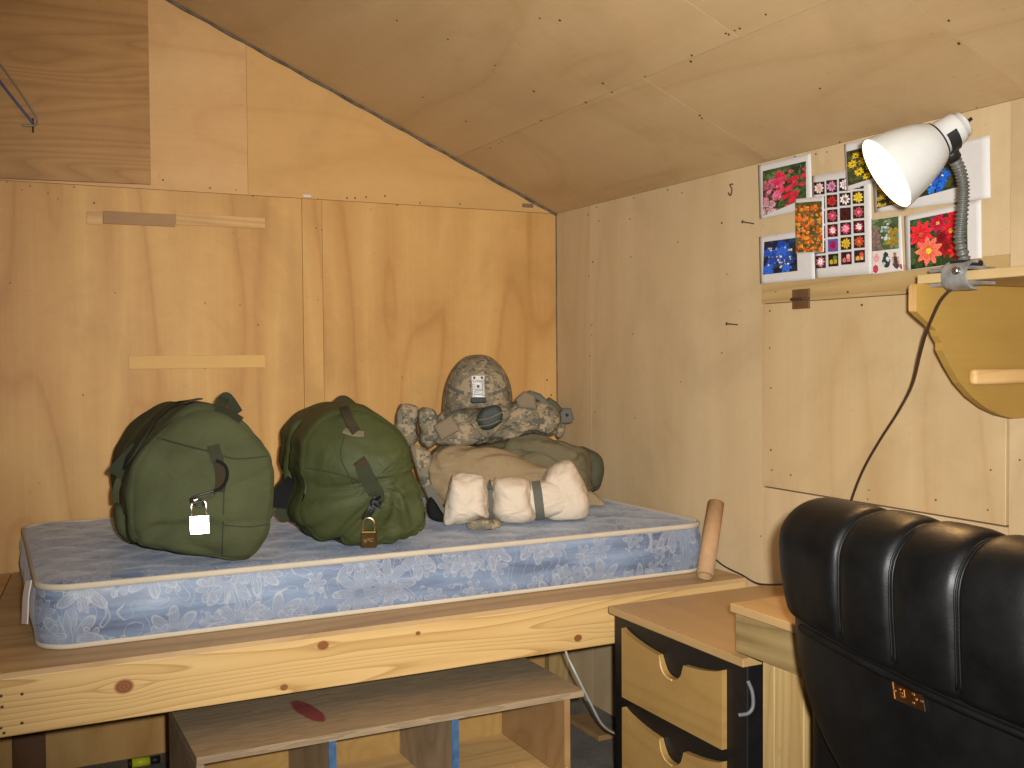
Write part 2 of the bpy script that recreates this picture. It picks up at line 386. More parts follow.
def smooth_path(pts, n=40, closed=False):
    pts = [Vector(p) for p in pts]; m = len(pts); out = []
    segs = m if closed else m-1
    for s in range(segs):
        if closed: p0, p1, p2, p3 = (pts[(s+k-1) % m] for k in range(4))
        else: p0, p1, p2, p3 = pts[max(s-1, 0)], pts[s], pts[s+1], pts[min(s+2, m-1)]
        k = max(2, n//segs)
        for i in range(k):
            t = i/k
            out.append(0.5*((2*p1)+(p2-p0)*t+(2*p0-5*p1+4*p2-p3)*t*t+(3*p1-p0-3*p2+p3)*t*t*t))
    if not closed: out.append(pts[-1].copy())
    return out
def tubegeo(path, r, seg=10, closed=False, rad=None, flat=1.0, up=None):
    path = [Vector(p) for p in path]; n = len(path); v = []; f = []
    prev = None
    for i, p in enumerate(path):
        a = path[(i-1) % n] if (closed or i > 0) else p; b = path[(i+1) % n] if (closed or i < n-1) else p
        t = (b-a).normalized()
        if up is not None: u = Vector(up)
        else: u = prev if prev is not None else (Vector((0, 0, 1)) if abs(t.z) < 0.9 else Vector((1, 0, 0)))
        u = (u-t*t.dot(u)).normalized(); prev = u; w = t.cross(u)
        rr = rad[i] if rad else r
        for k in range(seg):
            a_ = 2*math.pi*k/seg
            v.append(p+u*(rr*math.cos(a_))+w*(rr*flat*math.sin(a_)))
    for i in range(n if closed else n-1):
        for k in range(seg):
            j = (i+1) % n
            f.append([i*seg+k, i*seg+(k+1) % seg, j*seg+(k+1) % seg, j*seg+k])
    if not closed:
        f.append(list(range(seg-1, -1, -1))); f.append([(n-1)*seg+k for k in range(seg)])
    return v, f
def tube(name, path, r, mat, parent=None, **kw):
    v, f = tubegeo(path, r, **kw); return mk(name, v, f, mat, parent, True)
def lathe(name, prof, P, axis, mat, parent=None, seg=40, closed=False, smooth=True):
    """profile of (radius, distance along axis) turned about the axis from P"""
    axis = Vector(axis).normalized(); u = axis.orthogonal().normalized(); w = axis.cross(u); P = Vector(P)
    v = []; f = []; n = len(prof)
    for r, h in prof:
        for k in range(seg):
            a = 2*math.pi*k/seg
            v.append(P+axis*h+(u*math.cos(a)+w*math.sin(a))*max(r, 1e-5))
    for i in range(n if closed else n-1):
        j = (i+1) % n
        for k in range(seg): f.append([i*seg+k, i*seg+(k+1) % seg, j*seg+(k+1) % seg, j*seg+k])
    return mk(name, v, f, mat, parent, smooth)
def fnoise(p, s, oct=3):
    return noise.fractal(Vector(p)*s, 1.0, 2.0, oct)
def folds(p, d, s, k=1.0):
    """creases running along direction d"""
    d = Vector(d).normalized(); q = Vector(p); al = d*q.dot(d); q = q-al*0.8
    return -k*(1-abs(noise.noise(q*s)))**3
def camdir(p):
    d = ray(p); d.z = 0; return d.normalized()
def outline3(px, Y, n=88, nrm=None, sharp=False):
    """smooth closed outline in the upright plane that faces the camera and passes through depth Y"""
    cx = sum(p[0] for p in px)/len(px); cy = sum(p[1] for p in px)/len(px)
    P0 = ony((cx, cy), Y); nv = nrm or camdir((cx, cy))
    pts = [onplane(p, P0, nv) for p in px]
    if sharp:
        m = len(pts); k = max(2, n//m); return [pts[i].lerp(pts[(i+1) % m], j/k) for i in range(m) for j in range(k)], nv
    return smooth_path(pts, n, True), nv
def inflate(name, px, Y, front, back, mat, parent=None, n=88, rings=14, p=2.4, q=2.0, disp=None, zmin=None, nrm=None, keep=True, centre=None, sharp=False):
    ring, nv = outline3(px, Y, n, nrm, sharp)
    c = Vector((0, 0, 0))
    for r in ring: c += r
    c /= len(ring)
    if centre: c = onplane(centre, c, nv)
    N = len(ring); v = []; f = []
    ss = [math.sin(math.pi/2*i/rings) for i in range(1, rings+1)]
    lay = [(s, -front) for s in ss]+[(s, back) for s in reversed(ss[:-1])]
    v.append(c-nv*front)
    for s, dd in lay:
        off = dd*max(0.0, 1-s**p)**(1/q)
        for r in ring: v.append(c+(r-c)*s+nv*off)
    v.append(c+nv*back)
    for k in range(N): f.append([0, 1+(k+1) % N, 1+k])
    for i in range(len(lay)-1):
        for k in range(N):
            a = 1+i*N; b = a+N
            f.append([a+k, a+(k+1) % N, b+(k+1) % N, b+k])
    last = 1+len(lay)*N; a = last-N
    for k in range(N): f.append([a+k, a+(k+1) % N, last])
    bm = bmesh.new(); vv = [bm.verts.new(x) for x in v]
    for q_ in f: bm.faces.new([vv[i] for i in q_])
    bmesh.ops.recalc_face_normals(bm, faces=bm.faces[:]); bm.normal_update()
    if disp:
        nr = [x.normal.copy() for x in bm.verts]
        for x, m_ in zip(bm.verts, nr): x.co += m_*disp(x.co)
    if zmin is not None:
        for x in bm.verts:
            if x.co.z < zmin: x.co.z = zmin+(x.co.z-zmin)*0.02
    bm.verts.index_update(); v, f = bm_geo(bm)
    return mk(name, v, f, mat, parent, True, keep=keep)
def hit(o, px, fall=None):
    b = WORLD[o.name]; loc, nr, i, d = b.ray_cast(CAMP, ray(px).normalized())
    if loc is None:
        if fall is None: return None, None
        dist = (fall-CAMP).dot(FWD); r = ray(px); return CAMP+r*(dist/r.dot(FWD)), -camdir(px)
    if nr.dot(ray(px)) > 0: nr = -nr
    return loc, nr
def ribbon(name, pts, nrms, width, mat, parent=None, thick=0.003):
    n = len(pts); v = []; f = []
    for i in range(n):
        t = (pts[min(i+1, n-1)]-pts[max(i-1, 0)]).normalized(); w = t.cross(nrms[i]).normalized()
        u = w.cross(t).normalized()
        if u.dot(nrms[i]) < 0: u = -u
        for a, b in ((-1, 1), (1, 1), (1, -1), (-1, -1)):
            v.append(pts[i]+w*(a*width/2)+u*(b*thick/2))
    for i in range(n-1):
        for k in range(4): f.append([i*4+k, i*4+(k+1) % 4, (i+1)*4+(k+1) % 4, (i+1)*4+k])
    f.append([3, 2, 1, 0]); f.append([(n-1)*4+k for k in range(4)])
    return mk(name, v, f, mat, parent, False)
def drape(name, o, px, width, mat, parent, off=0.004, lift=None, n=24, thick=0.003):
    """webbing laid over the surface o along a pixel path"""
    path = smooth_path([(p[0], p[1], 0) for p in px], n); pts = []; nr = []; last = None
    m = len(path)
    for i, p in enumerate(path):
        a, b = hit(o, (p.x, p.y), last)
        if a is None: continue
        last = a; L = off+(lift*math.sin(math.pi*i/(m-1)) if lift else 0)
        pts.append(a+b*L); nr.append(b)
    for _ in range(3):
        pts = [pts[0]]+[(pts[i-1]+pts[i]*2+pts[i+1])/4 for i in range(1, len(pts)-1)]+[pts[-1]]
        nr = [nr[0]]+[(nr[i-1]+nr[i]*2+nr[i+1]).normalized() for i in range(1, len(nr)-1)]+[nr[-1]]
    return ribbon(name, pts, nr, width, mat, parent, thick)

# ================================================================= THE SETTING
BY0, LX = -2.2, -2.75                                 # rear wall, left wall
PEAK = (LX+WX)/2; PZ = ceil_z(PEAK)
struct(box('floor', LX, WX, BY0, D, -0.05, 0.0, M['carpet'], bev=0))
struct(box('wall_left', LX-0.05, LX, BY0, D, 0, EAVE+0.02, M['ply_right'], bev=0))
g = [(LX, BY0, 0), (WX, BY0, 0), (WX, BY0, EAVE), (PEAK, BY0, PZ), (LX, BY0, EAVE)]
struct(prism('wall_front', g, (0, -0.05, 0), M['ply_lower']))

# back wall: dark backing and the plywood sheets nailed on it
wb = holder('wall_back', (0, D, 0))
g = [(LX, D+0.012, 0), (WX+.05, D+0.012, 0), (WX+.05, D+0.012, EAVE), (PEAK, D+0.012, PZ), (LX, D+0.012, EAVE)]
mk('backing', [(x, y+k, z) for k in (0, 0.03) for x, y, z in g], [[0, 1, 2, 3, 4], [9, 8, 7, 6, 5]]+[[i, i+5, (i+1) % 5+5, (i+1) % 5] for i in range(5)], M['gap'], wb)
G = 0.0008
def bsheet(pts, mat, dy=0.0):
    c = Vector((sum(p[0] for p in pts)/len(pts), 0, sum(p[1] for p in pts)/len(pts)))
    return prism('plywood_sheet', [(p[0], D-dy, p[1]) for p in pts], (0, 0.012+dy, 0), mat, wb)
x1 = ony((303, 300), D).x; x2 = ony((323, 300), D).x; SE = EAVE
bsheet([(LX, 0), (x1-1.24, 0), (x1-1.24, SE-G), (LX, SE-G)], M['ply_lower'])
bsheet([(x1-1.24+G*0.6, 0), (x1-G, 0), (x1-G, SE-G), (x1-1.24+G*0.6, SE-G)], M['ply_lower'])
bsheet([(x1+G, 0), (x2-G, 0), (x2-G, SE-G), (x1+G, SE-G)], M['ply_lower'], 0.001)
bsheet([(x2+G, 0), (WX, 0), (WX, SE-G), (x2+G, SE-G)], M['ply_lower'])
xu = ony((247, 120), D).x
bsheet([(LX, SE+G), (xu-0.0005, SE+G), (xu-0.0005, ceil_z(xu)), (PEAK, PZ), (LX, SE+G+0.001)], M['ply_upper'])
bsheet([(xu+0.0005, SE+G), (WX, SE+G), (WX, ceil_z(WX)), (xu+0.0005, ceil_z(xu))], M['ply_gold'])
a = ony((151, 184), D-0.018); b = ony((0, 178), D-0.018)
prism('oak_sheet', [(a.x, D-0.018, a.z), (a.x, D-0.018, ceil_z(a.x)-0.03), (PEAK+0.1, D-0.018, PZ-0.05), (PEAK+0.1, D-0.018, b.z-0.02), (b.x, D-0.018, b.z)], (0, 0.017, 0), M['oak'], wb)
# patches let into the wall
def patch(p0, p1, mat, dy=0.006):
    A = ony(p0, D); B = ony(p1, D)
    box('wood_patch', A.x, B.x, D-dy, D+0.004, min(A.z, B.z), max(A.z, B.z), mat, wb, 0.001)
patch((86.5, 211.5), (102.7, 225), M['patch_light'], 0.004)
patch((103, 211), (175, 227), M['patch_grey'])
patch((175.5, 213), (265, 229), M['patch_light'], 0.005)
patch((128.5, 356), (265, 367.5), M['patch_gold'], 0.004)
patch((303, 194.5), (311, 197.5), M['paper'], 0.002)
patch((522, 203.5), (533, 208), M['chrome'], 0.004)
def nailheads(name, pxs, put, parent, r=0.0032):
    v = []; f = []
    for p in pxs:
        P, nv = put(p); u = nv.orthogonal().normalized(); w = nv.cross(u); b0 = len(v); rr = r*random.uniform(0.6, 1.15)
        for hgt in (0.0, 0.002):
            for k in range(6):
                a_ = k*math.pi/3; v.append(P+nv*hgt+(u*math.cos(a_)+w*math.sin(a_))*rr)
        for k in range(6): f.append([b0+k, b0+(k+1) % 6, b0+6+(k+1) % 6, b0+6+k])
        f.append([b0+6+k for k in range(6)])
    o = mk(name, v, f, M['iron'], parent); o['kind'] = 'stuff'; return o
nailheads('nail_heads', [(7, 182), (22, 190), (30, 186), (48, 193), (58, 199), (74, 187), (94, 203), (163, 180), (210, 188), (236, 190), (253, 196), (265, 219), (318, 199), (322, 230), (316, 228), (347, 198), (355, 198), (366, 197), (385, 196), (240, 305), (205, 303), (185, 365), (136, 362), (157, 364), (205, 368), (402, 377), (397, 205), (460, 204), (420, 203), (115, 293), (258, 325), (318, 300), (547, 380), (551, 395), (83, 395), (10, 283)],
          lambda p: (ony(p, D-0.0005), Vector((0, -1, 0))), wb)

# right wall
wr = holder('wall_right', (WX, 0, 0))
box('backing', WX+0.012, WX+0.05, BY0, D+.03, 0, EAVE+0.02, M['gap'], wr, 0)
def rsheet(y0, y1, z0, z1, mat, name='plywood_sheet', dx=0.0):
    return box(name, WX-dx, WX+0.013, y0+G, y1-G, z0+G*0.5, z1-G*0.5, mat, wr, 0.0)
ys = onx((591, 300), WX).y
h0 = onx((762.5, 400), WX).y; h1 = onx((1009, 450), WX).y
hz0 = (onx((763, 488), WX).z+onx((1008, 526), WX).z)/2; hz1 = onx((762, 305), WX).z
rsheet(ys, D, 0, EAVE, M['ply_right'])
rsheet(h0, ys, 0, EAVE, M['ply_right'])
rsheet(h1, h0, 0, hz0, M['ply_right'])
ym = onx((824, 160), WX).y
zb = onx((762, 279), WX).z
rsheet(ym, h0, zb, EAVE, M['ply_right']); rsheet(h1, ym, zb, EAVE, M['ply_right'])
rsheet(h1, h0, hz1+0.006, zb, M['pine_y'], 'header_board', 0.004)
rsheet(BY0, h1, 0, EAVE, M['ply_right'])
ht = box('hatch_panel', WX-0.004, WX+0.010, h1+0.005, h0-0.005, hz0+0.004, hz1+0.002, M['ply_hatch'], wr, 0.001)
box('hatch_rail', WX-0.006, WX+0.012, h1+0.3, h0-0.004, hz1+0.0035, hz1+0.014, M['pine_y'], wr, 0.001)
hp = onx((803, 299), WX)
hg = box('hinge', WX-0.010, WX-0.0045, hp.y-0.035, hp.y+0.035, hp.z-0.028, hp.z+0.028, M['dark_wood'], wr, 0.001)
tube('hinge_pin', [(WX-0.012, hp.y-0.036, hp.z), (WX-0.012, hp.y+0.036, hp.z)], 0.004, M['iron'], hg)
nailheads('nail_heads', [(593, 262), (589, 276), (588, 215), (597, 207), (599, 221), (634, 198), (630, 219), (631, 257), (678, 242), (682, 193), (668, 190), (633, 334), (681, 382), (592, 325), (592, 335), (590, 356), (595, 412), (708, 165), (722, 223), (727, 274), (722, 353), (635, 418), (770, 311), (770, 348), (771, 388), (771, 450), (772, 470), (791, 475), (862, 305), (868, 499), (869, 490), (1020, 460), (1020, 540), (936, 500), (988, 510), (991, 470), (761, 536), (816, 154), (827, 152), (977, 107), (760, 166), (795, 157), (840, 142), (848, 292), (776, 292)],
          lambda p: (onx(p, WX-0.0045), Vector((-1, 0, 0))), wr, 0.0027)
# stains on the wall as thin worn patches are part of the plywood; the joint fillet of the corner
struct(box('trim_1', WX-0.0035, WX, D-0.0035, D, 0, EAVE, M['trim_dark'], bev=0))
# ceiling: right slope in sheets, left slope
ce = holder('ceiling', (WX, D, EAVE))
def cpt(x, y, up=0.0): return Vector((x, y, ceil_z(x)))+CN*up
prism('backing', [cpt(WX+0.05, BY0, .012), cpt(WX+0.05, D+.05, .012), cpt(PEAK, D+.05, .012), cpt(PEAK, BY0, .012)], CN*0.04, M['gap'], ce)
xs = onplane((649, 76), CP, CN).x
def csheet(x0, x1, y0, y1):
    prism('plywood_sheet', [cpt(x1-G, y0+G), cpt(x1-G, y1-G), cpt(x0+G, y1-G), cpt(x0+G, y0+G)], CN*0.013, M['ply_ceiling'], ce)
c1 = onplane((700, 115), CP, CN).y; c2 = onplane((985, 60), CP, CN).y
for y0, y1 in ((c1, D), (c2, c1), (c2-1.22, c2), (BY0, c2-1.22)): csheet(xs, WX, y0, y1)
u1 = onplane((710, 17), CP, CN).y
for y0, y1 in ((u1, D), (u1-1.22, u1), (u1-2.44, u1-1.22), (BY0, u1-2.44)): csheet(PEAK, xs, y0, y1)
prism('plywood_sheet', [(PEAK, BY0, PZ), (PEAK, D, PZ), (LX, D, EAVE), (LX, BY0, EAVE)], (-0.02, 0, 0.04), M['ply_ceiling'], ce)
nailheads('nail_heads', [(541, 120), (586, 102), (603, 83), (612, 92), (691, 61), (692, 55), (700, 115), (702, 118), (726, 33), (740, 28), (766, 14), (949, 20), (959, 43), (729, 34), (735, 30), (645, 76), (540, 18), (560, 20), (397, 20), (448, 39), (495, 65), (534, 91), (466, 121), (423, 97), (502, 141), (490, 148), (820, 88)],
          lambda p: (onplane(p, CP, CN)-CN*0.0005, -CN), ce, 0.0034)
# dark caulk strip along the gable
A = cpt(WX, D-0.004, -0.004); B = cpt(PEAK, D-0.004, -0.004)
path = [A.lerp(B, i/60)+Vector((0, 0, 0.002*math.sin(i*1.7))) for i in range(61)]
struct(tube('trim_2', path, 0.0065, M['trim_dark'], seg=6))

# nails standing out of the right wall and hooks
def nail(p, dpx, label):
    P = onx(p, WX); t = thing('nail', P, label, 'nail', 'nails in the right wall')
    Q = P+Vector((-0.035, 0.01, dpx)); tube('shank', [P+Vector((0.01, 0, 0)), Q], 0.0022, M['iron'], t, seg=6)
    lathe('head', [(0, 0), (0.005, 0), (0.005, 0.002), (0, 0.002)], Q, Q-P, M['iron'], t, seg=8)
nail((754, 224), 0.006, 'bent nail sticking out of plywood left of the red flower print')
nail((738, 325), 0.004, 'nail sticking out of plywood left of the hatch and its hinge')
P = onx((733, 190), WX)
hk = tag(tube('wall_hook', smooth_path([P+Vector((0.004, 0, 0.018)), P+Vector((-0.012, 0, 0.016)), P+Vector((-0.006, -.002, 0.002)), P+Vector((-0.012, -.003, -0.018)), P+Vector((-0.022, -.004, -0.010))], 24), 0.0022, M['iron'], seg=6), 'small dark wire hook screwed high in the right wall', 'hook')

# ================================================================= BUNK
BF = 2.560                                            # front face of the bunk's board
bk = thing('bunk_frame', (1.0, 3.1, 0), 'built-in pine and plywood bunk frame under the blue mattress', 'bed')
K = [((124, 684), .021), ((323, 643), .015), ((284, 685), .010), ((418, 631), .007), ((578, 636), .013), ((-60, 690), .02)]
bx0, bx1 = -0.35, WX-0.005; bzc = (0.530+DECK-0.0)/2; byc = BF+0.019; bxc = (bx0+bx1)/2
KN = [(ony(p, BF).x-bxc, ony(p, BF).z-bzc, r) for p, r in K]
box('front_board', bx0, bx1, BF, BF+0.038, 0.530, DECK-0.012, knotty('knotty_pine_board', KN), bk, 0.003, 2)
e0 = onz((13, 574), DECK); e1 = onz((-2, 632), DECK)
dl = e1+(e1-e0)*0.6
prism('deck_plywood', [(e0.x, D-0.005, DECK-0.012), (WX-0.005, D-0.005, DECK-0.012), (WX-0.005, BF-0.002, DECK-0.012), (-0.02, BF-0.002, DECK-0.012), (e1.x-0.03, e1.y, DECK-0.012)], (0, 0, 0.012), M['ply_deck'], bk)
prism('deck_plywood', [(e0.x-0.004, D-0.005, DECK-0.013), (e1.x-0.034, e1.y, DECK-0.013), (-0.024, BF, DECK-0.013), (bx0, BF, DECK-0.013), (bx0, D-0.005, DECK-0.013)], (0, 0, 0.012), M['pine'], bk)
for x, y in ((-0.075, BF+0.04), (WX-0.10, D-0.1), (-0.3, D-0.1)):
    box('leg', x, x+0.089, y, y+0.038, 0, DECK-0.014, M['pine_z'], bk, 0.002)
box('back_rail', bx0, WX-0.01, D-0.05, D-0.012, 0.55, DECK-0.014, M['pine'], bk, 0.002)
for p in ((1, 696), (2, 707), (1, 728), (4, 733), (22, 694), (22, 723)):
    P = ony(p, BF); lathe('screw_head', [(0, -0.0006), (0.0035, -0.0006), (0.004, 0.001)], P, (0, 1, 0), M['iron'], bk, seg=8)
box('side_board', ony((12, 750), D-.03).x, ony((45, 750), D-.03).x, D-0.09, D-0.066, 0.0, 0.53, M['dark_wood'], None)
o = bpy.data.objects['side_board']; tag(o, 'dark brown board standing against wall under the bunk, far left', 'board')

# mattress
def rrect(x0, x1, y0, y1, r, n=10, per=26):
    pts = []
    cs = [(x1-r, y0+r, -90), (x1-r, y1-r, 0), (x0+r, y1-r, 90), (x0+r, y0+r, 180)]
    for ci, (cx, cy, a0) in enumerate(cs):
        for k in range(n+1):
            a_ = math.radians(a0+90*k/n); pts.append((cx+r*math.cos(a_), cy+r*math.sin(a_)))
        nx = cs[(ci+1) % 4]; a_ = math.radians(nx[2]); q = (nx[0]+r*math.cos(a_), nx[1]+r*math.sin(a_)); p = pts[-1]
        m = per*2 if ci in (1, 3) else per
        for k in range(1, m): pts.append((p[0]+(q[0]-p[0])*k/m, p[1]+(q[1]-p[1])*k/m))
    return pts
MX0, MX1, MY0, MY1 = 0.106, 2.055, 2.69, 3.735
mt = thing('mattress', ((MX0+MX1)/2, (MY0+MY1)/2, DECK), 'pale blue floral brocade mattress with cream piping on the wooden bunk', 'mattress')
base = rrect(MX0, MX1, MY0, MY1, 0.085); N = len(base); mc = ((MX0+MX1)/2, (MY0+MY1)/2)
def inset(d):
    return rrect(MX0+d, MX1-d, MY0+d, MY1-d, max(0.085-d*0.6, 0.012))
v = []; uv = []; f = []
per = [0.0]
for i in range(1, N): per.append(per[-1]+math.dist(base[i], base[i-1]))
MT = MTOP-0.017
def top_z(x, y, d):
    e = min(1, d/0.05); z = MT+0.004+0.012*math.sin(math.pi/2*e)
    qx = (x*1.0+y)/0.19; qy = (x-y)/0.19
    tri = min(abs(math.sin(math.pi*qx)), abs(math.sin(math.pi*qy)))
    return z+0.007*(tri**0.5)*e-0.004+0.004*fnoise((x, y, 0), 5)*e
rows = [(DECK+0.003, 0.02), (DECK+0.003, 0.006), (DECK+0.008, 0.0)]
for k in range(1, 9):
    t = k/9; rows.append((DECK+0.008+(MT-DECK-0.012)*t, -0.010*math.sin(math.pi*t)))
rows.append((MT-0.002, 0.0)); rows.append((MT+0.004, 0.004))
for z, d in rows:
    for i, (x, y) in enumerate(inset(max(d, 0))):
        if d < 0:
            nx, ny = x-mc[0], y-mc[1]
            px_, py_ = (base[(i+1) % N][0]-base[i-1][0], base[(i+1) % N][1]-base[i-1][1]); L = math.hypot(px_, py_)+1e-9
            w_ = 1+0.8*fnoise((x*1.0, y, z*3), 6)
            x += py_/L*(-d)*w_; y += -px_/L*(-d)*w_
        v.append((x, y, z)); uv.append((per[i], z))
ins = [0.006, 0.011, 0.018, 0.028, 0.04, 0.055]+[0.055+0.0148*k for k in range(1, 31)]
for d in ins:
    for i, (x, y) in enumerate(inset(min(d, 0.505))):
        v.append((x, y, top_z(x, y, d))); uv.append((x+0.3, y+0.7))
nr_ = len(rows)+len(ins)
for r in range(nr_-1):
    for i in range(N):
        j = (i+1) % N; f.append([r*N+i, r*N+j, (r+1)*N+j, (r+1)*N+i])
f.append([(nr_-1)*N+i for i in range(N)]); f.append([i for i in range(N-1, -1, -1)])
cv = mk('cover', v, f, M['damask'], mt, True, uvs=uv, keep=True)
tube('piping', [(x, y, MT+0.004) for x, y in inset(0.0005)], 0.0085, M['cream'], mt, closed=True, flat=0.55, up=(0, 0, 1), seg=8)
tube('piping', [(x, y, DECK+0.0075) for x, y in inset(0.0005)], 0.0068, M['cream'], mt, closed=True, flat=0.6, up=(0, 0, 1), seg=8)
hpth = [Vector((MX0-0.012, 2.83, MTOP-0.015)), Vector((MX0-0.019, 2.82, MTOP-0.05)), Vector((MX0-0.022, 2.81, MTOP-0.09)), Vector((MX0-0.024, 2.805, MTOP-0.115))]
hs = smooth_path(hpth, 16); ribbon('handle_strap', hs, [Vector((-1, -0.35, 0)).normalized()]*len(hs), 0.035, M['white_tag'], mt, 0.003)

# ================================================================= DUFFEL BAGS
def duffel(name, label, px, Y, axis, length, mat, disp, bulge, nrm, slope=None):
    ring, nv = outline3(px, Y, 160, nrm)
    axis = Vector(axis).normalized(); N = len(ring)
    c = sum(ring, Vector())/N
    base = Vector((c.x, c.y, MTOP+0.005))
    t = thing(name, base, label, 'duffel bag', 'green duffel bags on the mattress')
    prof = []
    for k in range(1, 15):
        s = k/14*0.93; prof.append((s, -bulge*(1-s**2.2)))
    for k in range(1, 9):
        a_ = math.pi/2*k/8; prof.append((0.93+0.07*math.sin(a_), 0.022*(1-math.cos(a_))+0.0))
    for k in range(1, 26):
        u = k/25; prof.append((1.0+0.015*math.sin(u*9)-0.05*u, 0.022+(length-0.087)*u))
    for k in range(1, 9):
        a_ = math.pi/2*k/8; prof.append((0.12+0.835*math.cos(a_), length-0.065+0.06*math.sin(a_)))
    v = [c-axis*bulge]; f = []
    for s, d in prof:
        for r in ring: v.append(c+(r-c)*s+axis*d)
    v.append(c+axis*(length-0.004)); n = len(prof)
    for k in range(N): f.append([0, 1+(k+1) % N, 1+k])
    for i in range(n-1):
        for k in range(N):
            a_ = 1+i*N; b_ = a_+N; f.append([a_+k, a_+(k+1) % N, b_+(k+1) % N, b_+k])
    a_ = 1+(n-1)*N; L = len(v)-1
    for k in range(N): f.append([a_+k, a_+(k+1) % N, L])
    bm = bmesh.new(); vv = [bm.verts.new(x) for x in v]
    for q in f: bm.faces.new([vv[i] for i in q])
    bmesh.ops.recalc_face_normals(bm, faces=bm.faces[:]); bm.normal_update()
    nr = [x.normal.copy() for x in bm.verts]
    for x, m_ in zip(bm.verts, nr): x.co += m_*disp(x.co)
    if slope:
        for x in bm.verts:
            h = x.co.z-slope[0]
            if h > 0: x.co += axis*(slope[1]*h)
    zf = MTOP+0.0065
    for x in bm.verts:
        if x.co.z < zf+0.008:
            h = x.co.z-zf; x.co.z = zf+0.008*math.exp((h-0.008)/0.008)
    bm.verts.index_update(); v, f = bm_geo(bm)
    body = mk('body', v, f, mat, t, True, keep=True)
    return t, body

def lock_spot(o, pxs, off):
    d = [(h-CAMP).dot(FWD) for h, _ in (hit(o, p) for p in pxs) if h is not None]
    r = ray(pxs[0]); return CAMP+r*((min(d)-off)/r.dot(FWD))
def padlock(label, C, n, mat, size, sh, tilt=0.0, marks=False):
    n = Vector(n).normalized(); u = Vector((0, 0, 1)); r = u.cross(n).normalized(); u = n.cross(r).normalized()
    if tilt:
        q = Matrix.Rotation(tilt, 3, n); r = q @ r; u = q @ u
    B = Matrix((r, u, n)).transposed().to_4x4(); T = Matrix.Translation(C) @ B
    t = thing('padlock', C, label, 'padlock', 'padlocks on the duffel bags')
    w, h, d = size
    v, f = boxgeo(-w/2, w/2, -h/2, h/2, -d/2, d/2, 0.0025, 2)
    mk('lock_body', [T @ q for q in v], f, mat, t)
    rr = w*0.36; pa = [Vector((-rr, h/2-0.004, 0)), Vector((-rr, h/2+sh-rr, 0))]
    pa += [Vector((-rr*math.cos(a), h/2+sh-rr+rr*math.sin(a), 0)) for a in [math.pi*k/12 for k in range(1, 12)]]
    pa += [Vector((rr, h/2+sh-rr, 0)), Vector((rr, h/2-0.004, 0))]
    tube('shackle', [T @ q for q in pa], 0.0034, M['brass_bright'] if mat == M['brass_bright'] else M['gold'], t, seg=8)
    if marks:
        for x0, x1, y0, y1 in ((-.013, -.006, -.008, .001), (-.004, .004, -.002, .003), (.002, .012, -.006, -.003), (.004, .013, .001, .004)):
            v, f = boxgeo(x0, x1, y0, y1, d/2, d/2+0.0008, 0.0003, 1); mk('stamped_mark', [T @ q for q in v], f, M['gold'], t)
    else:
        for y in (-.012, 0.004, 0.010):
            v, f = boxgeo(-0.002, 0.006, y, y+0.003, d/2, d/2+0.0004, 0.0, 1); mk('stamped_mark', [T @ q for q in v], f, M['brass'], t)
    return t

# left bag: full, smooth canvas end
pxA = [(130, 516), (130, 493), (136, 465), (157, 436), (180, 415), (205, 406), (237, 415), (261, 435), (275, 460), (277, 484), (274, 513), (267, 540), (255, 558), (238, 564), (216, 563), (176, 557), (148, 551), (133, 543)]
def dispA(p):
    k = 0.008+0.009*fnoise(p, 5, 3)+0.008*folds(p, (1, 0, 0.35), 11)+0.005*folds(p+Vector((5, 1, 2)), (0.3, 0, 1), 9)
    if p.z < MTOP+0.12: k += 0.014*folds(p, (1, 0.2, -0.15), 14)
    return k
nA = Vector((0.26, 0.965, 0)).normalized()
tA, bA = duffel('duffel_bag', 'smooth olive canvas duffel bag with bright silvery padlock, leftmost on mattress', pxA, 2.715, (0.01, 1, 0.0), 0.62, M['olive'], dispA, 0.045, nA, (ony((215, 452), 2.742).z, 0.45))
# seams
drape('seam', bA, [(158, 438), (190, 447), (212, 452), (235, 459), (268, 456)], 0.004, M['olive_dark'], tA, 0.0012, n=30, thick=0.002)
drape('seam', bA, [(224, 490), (223, 525), (222, 556)], 0.003, M['olive_dark'], tA, 0.001, n=20, thick=0.0015)
drape('seam', bA, [(224, 525), (248, 527), (268, 524)], 0.003, M['olive_dark'], tA, 0.001, n=20, thick=0.0015)
# side straps
drape('shoulder_strap', bA, [(196, 402), (176, 405), (160, 416), (146, 436), (133, 457), (121, 470)], 0.036, M['olive_dark'], tA, 0.006, n=30, thick=0.004)
def freerib(name, px, Y, w, mat, par, nv=None, thick=0.004, n=24):
    pts = []
    for p in px:
        yy = Y if len(p) < 3 else p[2]
        pts.append(ony(p[:2], yy))
    pts = smooth_path(pts, n); nrm = Vector(nv).normalized() if nv else -camdir(px[0][:2])
    return ribbon(name, pts, [nrm]*len(pts), w, mat, par, thick)
freerib('strap_end', [(140, 448, 2.93), (131, 458, 2.91), (120, 470, 2.90), (116, 476, 2.90)], 2.9, 0.05, M['olive_dark'], tA, (-0.2, -1, 0.5))
freerib('side_loop', [(131, 469, 2.93), (121, 477, 2.92), (116, 490, 2.92), (116, 503, 2.92)], 2.92, 0.02, M['olive'], tA, (-0.8, -0.6, 0.0))
inflate('side_pocket', [(114, 505), (122, 502), (133, 503), (136, 520), (134, 542), (126, 541), (117, 532), (114, 520)], 2.94, 0.045, 0.05, M['olive'], tA, n=48, rings=8, disp=lambda p: 0.003*fnoise(p, 14), zmin=MTOP+0.015, p=3)
